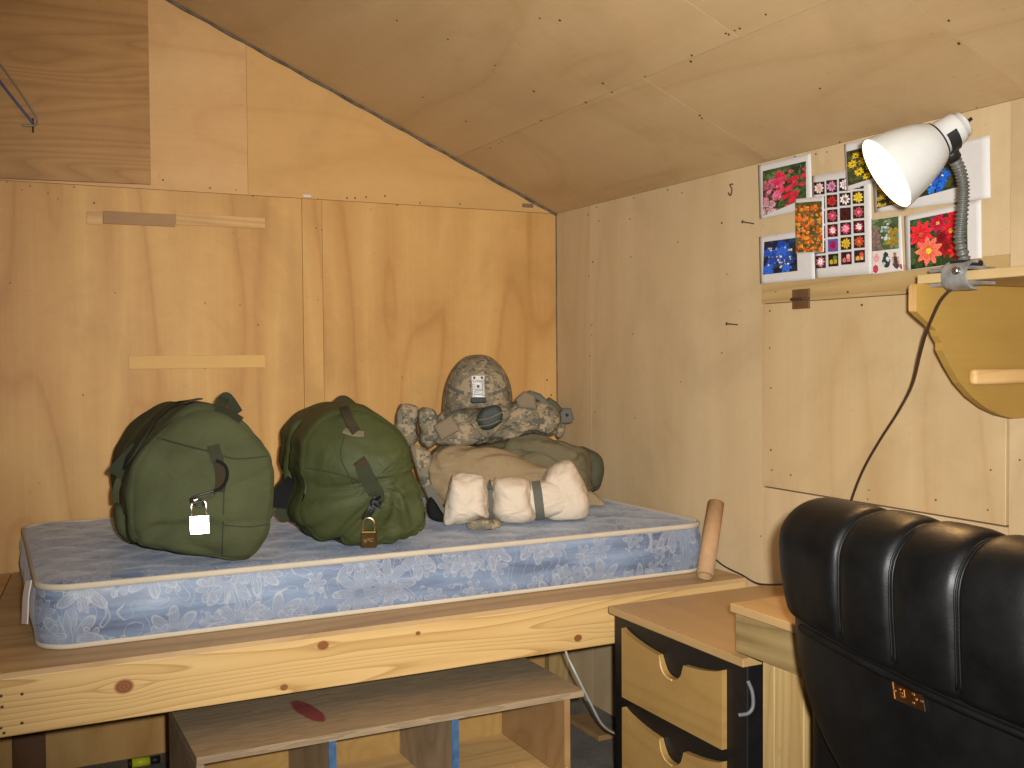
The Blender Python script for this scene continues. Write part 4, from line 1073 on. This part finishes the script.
# lower shell
v = []; f = []; nu, nv_ = 40, 40
def half(z):
    t = min(0.985, max(0, (0.955-z)/0.265)); return 0.282*math.sqrt(1-t**2.0)
yc = (Y0+Y1)/2
for side in (0, 1):
    for i in range(nu+1):
        z = 0.955-0.262*i/nu
        for k in range(nv_+1):
            u = -1+2*k/nv_; y = yc-0.004+u*half(z)
            edge = 1-abs(u)**10
            x = backx(y)+0.018+0.02*((0.93-z)/0.4)**2+(0.055*side if side else 0.0)+(0.02*(1-edge) if not side else -0.015*(1-edge))
            x -= 0.010*math.sin(math.pi*min(1, max(0, (0.93-z)/0.3)))*(1-u*u)
            v.append((x, y, z))
n1 = (nu+1)*(nv_+1)
for i in range(nu):
    for k in range(nv_):
        a_ = i*(nv_+1)+k; f.append([a_, a_+nv_+1, a_+nv_+2, a_+1]); f.append([n1+a_, n1+a_+1, n1+a_+nv_+2, n1+a_+nv_+1])
for i in range(nu):
    for k in (0, nv_):
        a_ = i*(nv_+1)+k; b_ = a_+nv_+1; f.append([a_, n1+a_, n1+b_, b_] if k == 0 else [a_, b_, n1+b_, n1+a_])
for k in range(nv_):
    for i in (0, nu):
        a_ = i*(nv_+1)+k; f.append([a_, a_+1, n1+a_+1, n1+a_] if i == 0 else [a_+1, a_, n1+a_, n1+a_+1])
shl = mk('back_shell', v, f, M['leather'], ch, True, keep=True)
for u in (-1, 1):
    pa = []
    for i in range(nu+1):
        z = 0.945-0.252*i/nu; y = yc-0.004+u*half(z)*1.0; pa.append((backx(y)+0.045+0.02*((0.93-z)/0.4)**2, y, z))
    tube('shell_piping', pa, 0.005, M['leather'], ch, seg=8)
pa = [(backx(y)-0.001, y, head_z(y)-0.004) for y in [Y1-0.095+(Y0-Y1+0.19)*k/50 for k in range(51)]]
tube('shell_piping', pa, 0.0055, M['leather'], ch, seg=8)
# metal plate
cs = [hit(shl, p) for p in ((892.5, 680), (925, 693), (924, 711), (895, 699))]
if all(c_[0] is not None for c_ in cs):
    nn = (cs[0][1]+cs[2][1]).normalized()
    pl = prism('maker_plate', [c_[0]+nn*0.001 for c_ in cs], nn*0.0015, M['brass_plate'], ch)
    o0, ex, ey = cs[0][0]+nn*0.0025, cs[1][0]-cs[0][0], cs[3][0]-cs[0][0]
    for u, w_, su, sv in ((0.02, 0.04, 0.03, 0.9), (0.06, 0.45, 0.05, 0.08), (0.22, 0.25, 0.06, 0.1), (0.24, 0.45, 0.08, 0.08), (0.24, 0.62, 0.08, 0.08), (0.36, 0.25, 0.02, 0.4), (0.62, 0.22, 0.08, 0.12), (0.70, 0.45, 0.06, 0.1), (0.86, 0.10, 0.05, 0.1), (0.86, 0.42, 0.08, 0.12), (0.60, 0.70, 0.06, 0.1), (0.96, 0.4, 0.02, 0.55)):
        q = [o0+ex*u+ey*w_, o0+ex*(u+su)+ey*w_, o0+ex*(u+su)+ey*(w_+sv), o0+ex*u+ey*(w_+sv)]
        prism('engraved_mark', q, nn*0.0005, M['etched'], pl)
# front cushion, seat, arms and base (behind and below the back)
v_, f_ = boxgeo(CHX+0.085, CHX+0.175, yc-0.285, yc+0.285, 0.50, 0.94, 0.035, 4); mk('backrest_cushion', v_, f_, M['leather'], ch, True)
v_, f_ = boxgeo(CHX+0.06, CHX+0.58, yc-0.25, yc+0.25, 0.43, 0.54, 0.04, 4); mk('seat', v_, f_, M['leather'], ch, True)
tube('gas_column', [(CHX+0.30, yc, 0.10), (CHX+0.30, yc, 0.45)], 0.028, M['rubber'], ch, seg=16)
for k in range(5):
    a_ = math.radians(72*k+20); d_ = Vector((math.cos(a_), math.sin(a_), 0)); c0 = Vector((CHX+0.30, yc, 0.13))
    lg = tube('base_leg', [c0, c0+d_*0.15+Vector((0, 0, -0.01)), c0+d_*0.29+Vector((0, 0, -0.045))], 0.02, M['rubber'], ch, seg=10)
    cc = c0+d_*0.29; cc.z = 0.027; sd_ = Vector((-d_.y, d_.x, 0))
    lathe('caster', [(0, -0.02), (0.024, -0.02), (0.026, -0.014), (0.026, 0.014), (0.024, 0.02), (0, 0.02)], cc, sd_, M['rubber'], lg, seg=18)

# ================================================================= WALL SHELF WITH SHAPED BRACKET
SY = 1.60; SHZ = ony((915, 284), SY).z
ws = thing('wall_shelf', (WX-0.17, SY-0.3, SHZ-0.3), 'wooden wall shelf with jigsawn curved plywood bracket under the lamp', 'shelf')
brp = [(917, 286), (917, 312), (922, 317), (930, 324), (936, 330), (938, 336), (942, 343), (942, 350), (950, 366), (960, 383), (972, 397), (986, 408), (1000, 415), (1013, 418.5)]
pl3 = [ony(p, SY-0.018) for p in brp]
pl3 = [Vector((min(p.x, WX-0.006), p.y, p.z)) for p in pl3]
top = [Vector((WX-0.006, SY-0.018, pl3[-1].z)), Vector((WX-0.006, SY-0.018, SHZ-0.001)), Vector((pl3[0].x, SY-0.018, SHZ-0.001))]
bk_ = prism('bracket_panel', pl3[1:]+top, (0, 0.018, 0), M['ply_shelf'], ws)
prism('edge_strip', [pl3[0]+Vector((-0.0045, 0, 0)), pl3[1]+Vector((-0.0045, 0, 0.002)), pl3[1]+Vector((0, 0, 0.002)), pl3[0]], (0, 0.018, 0), M['pine_z'], bk_)
sxf = ony((918.5, 280), SY).x
box('shelf_board', sxf, WX-0.006, 0.55, SY+0.004, SHZ, SHZ+0.02, M['pine_y'], ws, 0.0015)
c0 = ony((972, 377), SY-0.03); c1_ = WX-0.008
v_, f_ = boxgeo(c0.x, c1_, SY-0.040, SY-0.0185, c0.z-0.017, c0.z+0.017, 0.009, 3)
mk('cleat', v_, f_, M['pine'], ws, True)
# small scrap on the shelf
P = ony((981, 260), SY-0.06); 
sc = prism('wood_scrap', [ony((976, 247), SY-.06), ony((981, 246), SY-.06), ony((986, 254), SY-.06), ony((993, 260.5), SY-.06), ony((983, 262), SY-.06)], (0.0, 0.03, 0), M['patch_grey'])
zmin_ = min((sc.matrix_world @ v.co).z for v in sc.data.vertices); sc.location.z += SHZ+0.0205-(sc['_w'][2]+min(v.co.z for v in sc.data.vertices))
tag(sc, 'small brown wood scrap lying on the wall shelf beside lamp clamp', 'scrap')
# second bracket nearer the camera
prism('bracket_panel', [p-Vector((0, 0.95, 0)) for p in pl3[1:]+top], (0, 0.018, 0), M['ply_shelf'], ws)

# ================================================================= CLAMP LAMP
LY = onx((965, 270), sxf).y
lp = thing('clamp_lamp', ony((958, 270), LY), 'white gooseneck clamp lamp switched on, clipped to the wall shelf', 'lamp')
lx = sxf
cl = ony((958, 270), LY)
q0 = Vector((lx+0.012, cl.y, 0)); 
zt_ = SHZ+0.02
# clamp: jaws above and below the board, C-shaped spring body
for zz, s in ((zt_, 1), (SHZ, -1)):
    jp = [Vector((lx-0.010, LY-0.012, zz+s*0.012)), Vector((lx+0.05, LY+0.0, zz+s*0.004)), Vector((lx+0.07, LY+0.05, zz+s*0.003))]
    prism('jaw_wing', [Vector((lx-0.010, LY-0.018, zz+s*0.0015)), Vector((lx+0.022, LY-0.018, zz+s*0.0015)), Vector((lx+0.016, LY+0.085, zz+s*0.0015)), Vector((lx-0.004, LY+0.085, zz+s*0.0015))], (0, 0, s*0.007), M['steel'], lp)
    jaw = prism('jaw', [Vector((lx-0.012, LY-0.028, zz+s*0.0015)), Vector((lx+0.062, LY-0.022, zz+s*0.0015)), Vector((lx+0.055, LY+0.062, zz+s*0.0015)), Vector((lx-0.004, LY+0.062, zz+s*0.0015)), Vector((lx-0.012, LY+0.03, zz+s*0.0015))], (0, 0, s*0.006), M['steel'], lp)
cv_ = []
for k in range(25):
    a_ = math.radians(70+220*k/24); cv_.append(Vector((lx-0.006+0.026*math.cos(a_)*1.0, LY, (zt_+SHZ)/2+0.027*math.sin(a_))))
ribbon('clamp_body', cv_, [((p-Vector((lx-0.006, LY, (zt_+SHZ)/2))).normalized()) for p in cv_], 0.058, M['steel'], lp, 0.005)
v_, f_ = boxgeo(lx-0.022, lx+0.03, LY-0.02, LY+0.02, zt_+0.008, zt_+0.020, 0.003, 2); mk('clamp_socket', v_, f_, M['rubber'], lp)
tube('clamp_screw', [(lx-0.034, LY-0.01, (zt_+SHZ)/2+0.008), (lx-0.042, LY-0.012, (zt_+SHZ)/2+0.008)], 0.008, M['chrome'], lp, seg=12)
# gooseneck, ribbed
npx = [(958, 258), (960, 240), (961.5, 220), (963, 200), (963, 184), (959, 168), (951, 154)]
npth = smooth_path([Vector((lx+0.001, LY, zt_+0.014))]+[ony(p, LY-0.002*i) for i, p in enumerate(npx[1:], 1)], 220)
rad = [0.0108+0.0020*math.sin(i*math.pi*0.25) for i in range(len(npth))]
tube('gooseneck', npth, 0.012, M['neck'], lp, rad=rad, seg=16)
# shade: turned about its own axis, mouth to the lower left and slightly to the camera
vdir = ray((915, 150)).normalized(); LC = ony((940, 140), LY-0.01)
tail = onplane((964, 123.5), LC, vdir); mouth0 = onplane((886, 173.5), LC, vdir)
L = (mouth0-tail).length*1.05; ax = (mouth0-tail).normalized(); ax = (ax-vdir*0.36).normalized()
S = lambda r, h: (r, h*L)
outer = [S(0.016, 0.0), S(0.0255, 0.005), S(0.0265, 0.02), S(0.0265, 0.06), S(0.0305, 0.075), S(0.0315, 0.10), S(0.0325, 0.20), S(0.034, 0.30), S(0.0365, 0.335), S(0.0455, 0.40), S(0.054, 0.50), S(0.0605, 0.60), S(0.066, 0.70), S(0.0705, 0.80), S(0.0745, 0.90), S(0.0775, 0.985), S(0.078, 1.0)]
inner = [(r-0.0025, h) for r, h in reversed(outer) if h > 0.33*L]
lathe('lamp_shade', outer+[(0.0765, L)]+inner+[(0.0, 0.34*L)], tail, ax, M['white'], lp, 56)
lathe('shade_band', [S(0.0362, 0.333), S(0.0382, 0.335), S(0.0400, 0.355), S(0.0392, 0.358)], tail, ax, M['rubber'], lp, 56)
bulb_c = tail+ax*(0.66*L)
lathe('bulb', [(0.0, 0.40*L), (0.014, 0.40*L), (0.015, 0.46*L), (0.022, 0.54*L), (0.0275, 0.62*L), (0.027, 0.70*L), (0.020, 0.77*L), (0.008, 0.805*L), (0.0, 0.81*L)], tail, ax, M['bulb'], lp, 28)
# swivel bracket between neck and socket
rdir = (npth[-1]-(tail+ax*0.24*L)); rdir = (rdir-ax*rdir.dot(ax)).normalized()
pts_ = []; nrs_ = []
toc = -vdir; toc = (toc-ax*toc.dot(ax)).normalized()
sgn = 1 if rdir.cross(toc).dot(ax) > 0 else -1
for k in range(14):
    a_ = sgn*math.radians(-20+150*k/13); d_ = (Matrix.Rotation(a_, 3, ax) @ rdir); pts_.append(tail+ax*(0.24*L)+d_*0.0350); nrs_.append(d_)
ribbon('swivel_strap', pts_, nrs_, 0.021, M['rubber'], lp, 0.004)
tube('neck_collar', [npth[-1]+(npth[-1]-npth[-6]).normalized()*0.012, npth[-1]-(npth[-1]-npth[-6]).normalized()*0.012], 0.0155, M['rubber'], lp, seg=16)
pv = tail+ax*(0.24*L)+rdir*0.033; tube('pivot', [npth[-1], pv], 0.010, M['rubber'], lp, seg=12)
tube('switch_knob', [tail, tail-ax*0.017], 0.0035, M['rubber'], lp, seg=10)
pl_ = bpy.data.lights.new('lamp_light', 'POINT'); pl_.energy = 13; pl_.color = (1.0, 0.56, 0.22); pl_.shadow_soft_size = 0.02
plo = bpy.data.objects.new('lamp_light', pl_); COL.objects.link(plo); plo.location = tail+ax*(0.86*L)
# lamp cord
cpts = [Vector((lx-0.016, LY+0.02, SHZ-0.016)), onx((939, 303), 1.755), onx((926, 333), 1.80), onx((920, 354), 1.85), onx((912, 385), 1.93), onx((898, 412), 2.01), onx((880, 440), 2.05), onx((864, 468), 2.065), onx((853, 495), 2.07), onx((846, 520), 2.07), onx((843, 560), 2.05)]
tag(tube('lamp_cord', smooth_path(cpts, 90), 0.0030, M['cord_brown'], seg=8, flat=1.4), 'brown lamp cord hanging down in front of the wall hatch', 'cord')

# ================================================================= FLOWER PRINTS ON THE RIGHT WALL
rng = np.random.RandomState(7)
def srgb(c): c = np.asarray(c, float)/255.0; return np.where(c <= 0.04045, c/12.92, ((c+0.055)/1.055)**2.4)
def canvas(w, h, base, var=12):
    im = np.ones((h, w, 3))*np.array(base, float); im += rng.randn(h, w, 1)*var; return im
def dot(im, x, y, r, c, petals=0, ph=0.0, soft=0.0, ry=None):
    h, w, _ = im.shape; yy, xx = np.mgrid[0:h, 0:w]; dx, dy = xx+0.5-x, (yy+0.5-y)*(r/(ry or r))
    d = np.hypot(dx, dy); R = r
    if petals: R = r*(0.82+0.18*np.cos(petals*np.arctan2(dy, dx)+ph))
    m = d < R; sh_ = 1+0.12*rng.randn(h, w, 1)
    im[m] = (np.array(c, float)*sh_)[m]
def foliage(im, cols, n, r):
    h, w, _ = im.shape
    for _ in range(n): dot(im, rng.uniform(0, w), rng.uniform(0, h), rng.uniform(r*0.5, r), cols[rng.randint(len(cols))])
def scatter(im, n, box_, r, cols, petals=0, eye=None):
    for _ in range(n):
        x, y = rng.uniform(box_[0], box_[1]), rng.uniform(box_[2], box_[3]); rr = rng.uniform(r[0], r[1])
        dot(im, x, y, rr, cols[rng.randint(len(cols))], petals, rng.uniform(0, 6))
        if eye: dot(im, x, y, rr*0.28, eye)
def quadP(corners, X):
    return [onx(p, X) for p in corners]
NPAP = [0]
def sheet(label, corners, pics, lvl, cat='print', name='flower_print', fixz=True):
    """paper with one or more printed pictures; corners TL, TR, BR, BL in pixels on the wall"""
    X = WX-0.0055-0.0013*lvl
    q = quadP(corners, X)
    n = 14; v = []; f = []
    ph = rng.uniform(0, 6)
    def at(u, w_, k=0.0):
        p = (q[0]*(1-u)+q[1]*u)*(1-w_)+(q[3]*(1-u)+q[2]*u)*w_
        curl = 0.0006*(1+math.sin(3*u+2*w_+ph))*0.5
        return p+Vector((-(curl+k), 0, 0))
    for kk in (0.0, -0.0004):
        for i in range(n+1):
            for j in range(n+1): v.append(at(j/n, i/n, kk))
    m = (n+1)**2
    for i in range(n):
        for j in range(n):
            a_ = i*(n+1)+j; f.append([a_, a_+n+1, a_+n+2, a_+1]); f.append([m+a_, m+a_+1, m+a_+n+2, m+a_+n+1])
    for j in range(n):
        f.append([j, j+1, m+j+1, m+j]); a_ = n*(n+1)+j; f.append([a_+1, a_, m+a_, m+a_+1])
        a_ = j*(n+1); f.append([a_+n+1, a_, m+a_, m+a_+n+1]); a_ += n; f.append([a_, a_+n+1, m+a_+n+1, m+a_])
    o = mk(name, v, f, M['paper'], None, True)
    tag(o, label, cat, 'flower prints pinned to the right wall')
    # map a pixel on the wall plane to sheet coordinates
    def uvof(p):
        P = onx(p, X); u, w_ = 0.5, 0.5
        for _ in range(12):
            e = P-((q[0]*(1-u)+q[1]*u)*(1-w_)+(q[3]*(1-u)+q[2]*u)*w_)
            du = (q[1]-q[0])*(1-w_)+(q[2]-q[3])*w_; dw = (q[3]-q[0])*(1-u)+(q[2]-q[1])*u
            A_ = np.array([[du.y, dw.y], [du.z, dw.z]]); s_ = np.linalg.solve(A_, [e.y, e.z]); u += s_[0]; w_ += s_[1]
        return u, w_
    for pc, im in pics:
        uvq = [uvof(p) for p in pc]; h, w, _ = im.shape
        vv = []; ff = []; cols = []
        lin = srgb(np.clip(im, 0, 255))
        for i in range(h):
            for j in range(w):
                b0 = len(vv)
                for a_, b_ in ((0, 0), (0, 1), (1, 1), (1, 0)):
                    u, w_ = (j+b_)/w, (i+a_)/h
                    uu = (uvq[0][0]*(1-u)+uvq[1][0]*u)*(1-w_)+(uvq[3][0]*(1-u)+uvq[2][0]*u)*w_
                    ww = (uvq[0][1]*(1-u)+uvq[1][1]*u)*(1-w_)+(uvq[3][1]*(1-u)+uvq[2][1]*u)*w_
                    vv.append(at(uu, ww, 0.0005))
                ff.append([b0+3, b0+2, b0+1, b0]); cols.append((*lin[i, j], 1.0))
        po = mk('printed_picture', vv, ff, M['print'], o)
        ca = po.data.color_attributes.new('print', 'FLOAT_COLOR', 'CORNER')
        ca.data.foreach_set('color', np.repeat(np.array(cols, dtype=np.float32), 4, axis=0).ravel())
    return o
Z2 = lambda pts: [(740+x/5.12, 140+y/5.12) for x, y in pts]
Z3 = lambda pts: [(860+x/4.043, 100+y/4.043) for x, y in pts]
# blue cornflowers
im = canvas(52, 52, (18, 28, 50)); foliage(im, [(20, 40, 60), (14, 22, 40), (25, 60, 110)], 60, 5)
scatter(im, 16, (6, 46, 6, 46), (6, 11), [(30, 80, 185), (40, 100, 210), (25, 65, 160)], 6)
scatter(im, 26, (8, 44, 10, 46), (0.8, 1.6), [(215, 210, 120), (235, 225, 160)])
sheet('print of deep blue flowers at the lower left of the flower prints', Z2([(97, 497), (378, 450), (386, 712), (102, 736)]), [(Z2([(125, 522), (290, 500), (296, 670), (118, 690)]), im)], 0)
# pink and red phlox
im = canvas(56, 60, (62, 84, 48)); foliage(im, [(50, 75, 40), (90, 115, 70), (40, 55, 34)], 160, 4)
scatter(im, 46, (3, 26, 14, 44), (2, 4.5), [(214, 92, 132), (226, 120, 160), (200, 70, 110)], 5)
scatter(im, 40, (18, 54, 8, 40), (2, 4.5), [(214, 42, 72), (225, 60, 90), (190, 30, 60)], 5)
scatter(im, 24, (26, 44, 42, 60), (2, 4), [(214, 40, 64), (200, 30, 60)], 5)
scatter(im, 26, (0, 16, 42, 60), (2, 3.5), [(215, 170, 180), (190, 140, 150)], 5)
sheet('print of pink and red flowers at the upper left of the flower prints', Z2([(92, 130), (362, 68), (372, 346), (100, 405)]), [(Z2([(117, 160), (338, 108), (340, 296), (118, 390)]), im)], 1)
# catalogue page of dahlias
fl_ = [[('F0D0D8', 'E0B040'), ('D890B0', 'B06090'), ('F0E8E8', 'D8B0C0'), ('E8D060', 'D0A030')],
       [None, ('C03030', 'A02020'), ('F0E8E0', '905040'), ('E8C840', 'D8B030')],
       [None, ('C84860', 'E08090'), ('501818', '300C0C'), ('C05060', 'D88090')],
       [None, ('C83040', 'F0D0D0'), ('D85070', 'F0A0B0'), ('A02030', 'F0D8D8')],
       [None, ('B02058', '80184A'), ('E0B838', 'D0A030'), ('D05030', 'E88040')],
       [('D07080', 'F0E0E0'), ('B8A030', '708030'), ('E07070', 'F0A0A0'), ('E0A060', 'D05040')]]
hx_ = lambda s: tuple(int(s[i:i+2], 16) for i in (0, 2, 4))
pics = []
cx_ = [(378, 434), (443, 498), (508, 566), (575, 634)]
for r in range(6):
    for c in range(4):
        it = fl_[r][c]
        if it is None: it = ('C05070', 'E090A0')
        x0, x1_ = cx_[c]; x0 += r*2; x1_ += r*1.2
        yt = 217+r*75.5-c*9.5; yb = yt+64
        bg = (34, 24, 28) if not (r == 4 and c == 1) else (70, 90, 170)
        im = canvas(14, 14, bg, 8)
        if r == 5 and c in (1, 2, 3):
            dot(im, 4.5, 9, 3.4, hx_(it[0]), 8); dot(im, 9.5, 5, 3.2, hx_(it[1]), 8); dot(im, 10, 9, 2.2, hx_(it[0]))
        else:
            dot(im, 7, 7, 6.4, hx_(it[0]), 9); dot(im, 7, 7, 4.2, hx_(it[1]) if r in (3, 5) else tuple(0.85*k for k in hx_(it[0])), 7, 0.6); dot(im, 7, 7, 2, hx_(it[1]))
        pics.append((Z2([(x0, yt), (x1_, yt-5), (x1_+1, yb-4), (x0+1, yb)]), im))
sheet('catalogue page with a grid of small round dahlia photos', Z2([(368, 185), (672, 130), (676, 684), (386, 708)]), pics, 2)
# orange wallflowers
im = canvas(34, 62, (78, 88, 44)); foliage(im, [(70, 80, 40), (96, 100, 60), (90, 70, 34)], 150, 3.5)
scatter(im, 130, (0, 34, 4, 62), (1.2, 3.0), [(224, 104, 36), (236, 130, 50), (206, 80, 30), (230, 150, 60)], 4)
sheet('narrow print of orange flowers overlapping the dahlia catalogue page', Z2([(281, 303), (430, 286), (430, 574), (286, 582)]), [(Z2([(285, 322), (420, 312), (425, 571), (289, 577)]), im)], 3.2)
# yellow and blue flowers, mostly behind the lamp
im = canvas(84, 44, (52, 56, 36)); foliage(im, [(44, 50, 32), (70, 74, 46), (30, 36, 26)], 140, 5)
scatter(im, 60, (0, 26, 14, 44), (1.2, 2.8), [(190, 160, 60), (160, 140, 60)], 4)
scatter(im, 34, (52, 74, 2, 42), (2.5, 4.5), [(26, 96, 200), (40, 120, 220), (20, 70, 170)], 5)
scatter(im, 8, (54, 72, 6, 36), (0.7, 1.1), [(230, 235, 240)])
im2 = canvas(30, 3, (222, 220, 216), 4); im2[1, ::3] = (150, 150, 150)
sheet('wide print with blue and yellow flowers half hidden behind the lamp', Z3([(48, 240), (525, 142), (528, 396), (58, 456)]), [(Z3([(68, 258), (402, 190), (402, 350), (70, 440)]), im), (Z3([(455, 170), (492, 162), (492, 166), (455, 174)]), im2)], 1)
# black-eyed susans
im = canvas(40, 44, (66, 70, 40)); foliage(im, [(60, 66, 36), (84, 88, 56), (44, 50, 30)], 90, 4)
for x, y in ((10, 8), (22, 6), (6, 18), (18, 17), (27, 14), (13, 30), (25, 27), (33, 22), (32, 35), (21, 38), (36, 8)):
    dot(im, x, y, rng.uniform(4.4, 6.2), (226, 188, 34), 8, rng.uniform(0, 6)); dot(im, x, y, 1.5, (56, 36, 20))
sheet('print of yellow daisies with dark eyes beside the lamp shade', Z2([(533, 22), (760, -30), (770, 190), (545, 262)]), [(Z2([(545, 60), (740, 14), (745, 176), (552, 236)]), im)], 3.4)
# red dahlias
im = canvas(72, 62, (48, 70, 40)); foliage(im, [(44, 66, 36), (64, 90, 54), (30, 44, 28)], 120, 6)
def dahlia(x, y, r, c, eye, n=12):
    for k in range(4, 0, -1):
        dot(im, x, y, r*k/4, tuple(min(255, q*(0.72+0.10*k)) for q in c), n, k*0.7)
    dot(im, x, y, r*0.2, eye)
for a_ in ((58, 8, 14, (196, 28, 44), (210, 60, 40)), (36, 10, 12, (176, 24, 60), (230, 170, 60)), (52, 22, 13, (200, 30, 44), (230, 150, 60)), (14, 20, 17, (214, 40, 52), (190, 90, 40)), (46, 40, 13, (150, 24, 30), (110, 30, 30)), (60, 46, 12, (206, 44, 40), (230, 170, 60)), (40, 28, 9, (120, 16, 30), (90, 20, 24)), (24, 42, 18, (238, 108, 84), (236, 196, 60))):
    dahlia(*a_[:4], a_[4], 9)
sheet('print of large red dahlias and one coral bloom behind the gooseneck', Z3([(178, 470), (490, 402), (492, 652), (186, 690)]), [(Z3([(203, 487), (434, 440), (436, 655), (206, 686)]), im)], 2)
# garden collage with cut-out figures
im = canvas(34, 44, (84, 100, 66)); foliage(im, [(70, 92, 54), (110, 128, 92), (60, 76, 48)], 120, 5)
scatter(im, 26, (0, 11, 12, 40), (2, 4), [(132, 108, 100), (116, 92, 90)]); scatter(im, 26, (19, 32, 15, 36), (2, 4), [(160, 132, 44), (140, 118, 50)])
scatter(im, 22, (12, 22, 3, 30), (1, 2.2), [(190, 205, 205), (160, 180, 175)])
im2 = canvas(34, 26, (212, 206, 200), 5)
for x, y, r, ry, c in ((5, 8, 4, 5, (226, 160, 160)), (4, 21, 3, 5, (180, 60, 80)), (17, 5, 2.6, 2.6, (40, 44, 50)), (17, 13, 4.6, 8, (44, 60, 60)), (19, 11, 2, 3, (190, 200, 200)), (14, 16, 1.6, 2.5, (170, 190, 180)), (28, 6, 2, 2.4, (150, 110, 90)), (28, 16, 4, 8, (70, 62, 66)), (25, 13, 1.2, 4, (190, 140, 120)), (31, 14, 1.2, 5, (190, 140, 120)), (33, 22, 1.6, 3, (200, 50, 60))):
    dot(im2, x, y, r, c, ry=ry)
sheet('garden photo collage with small cut-out figures below dahlia catalogue edge', Z3([(46, 482), (166, 466), (176, 690), (48, 706)]), [(Z3([(48, 486), (156, 470), (158, 600), (50, 612)]), im), (Z3([(50, 613), (158, 601), (174, 686), (50, 702)]), im2)], 2.6)

# ================================================================= BENT WIRE HANGER ON THE OAK PANEL
HY = D-0.018
hg_ = thing('wire_hanger', ony((33, 124), HY-0.01), 'bent blue and grey wire hanger against the dark oak panel', 'hanger')
tube('grey_wire', smooth_path([ony((-14, 46), HY-0.03), ony((3, 68), HY-0.03), ony((20, 92), HY-0.025), ony((33, 112), HY-0.02), ony((37, 119), HY-0.016), ony((35, 125), HY-0.014), ony((22, 125.5), HY-0.012)], 50), 0.0032, M['grey_wire'], hg_, seg=8)
tube('blue_wire', smooth_path([ony((-14, 62), HY-0.03), ony((5, 88), HY-0.028), ony((33, 123), HY-0.018)], 20), 0.0042, M['blue_wire'], hg_, seg=8)
tube('nail', [ony((33, 118), HY-0.022), ony((33, 132), HY-0.004), ony((33, 133), HY+0.01)], 0.0028, M['iron'], hg_, seg=6)

for o in bpy.data.objects:
    if '_w' in o: del o['_w']
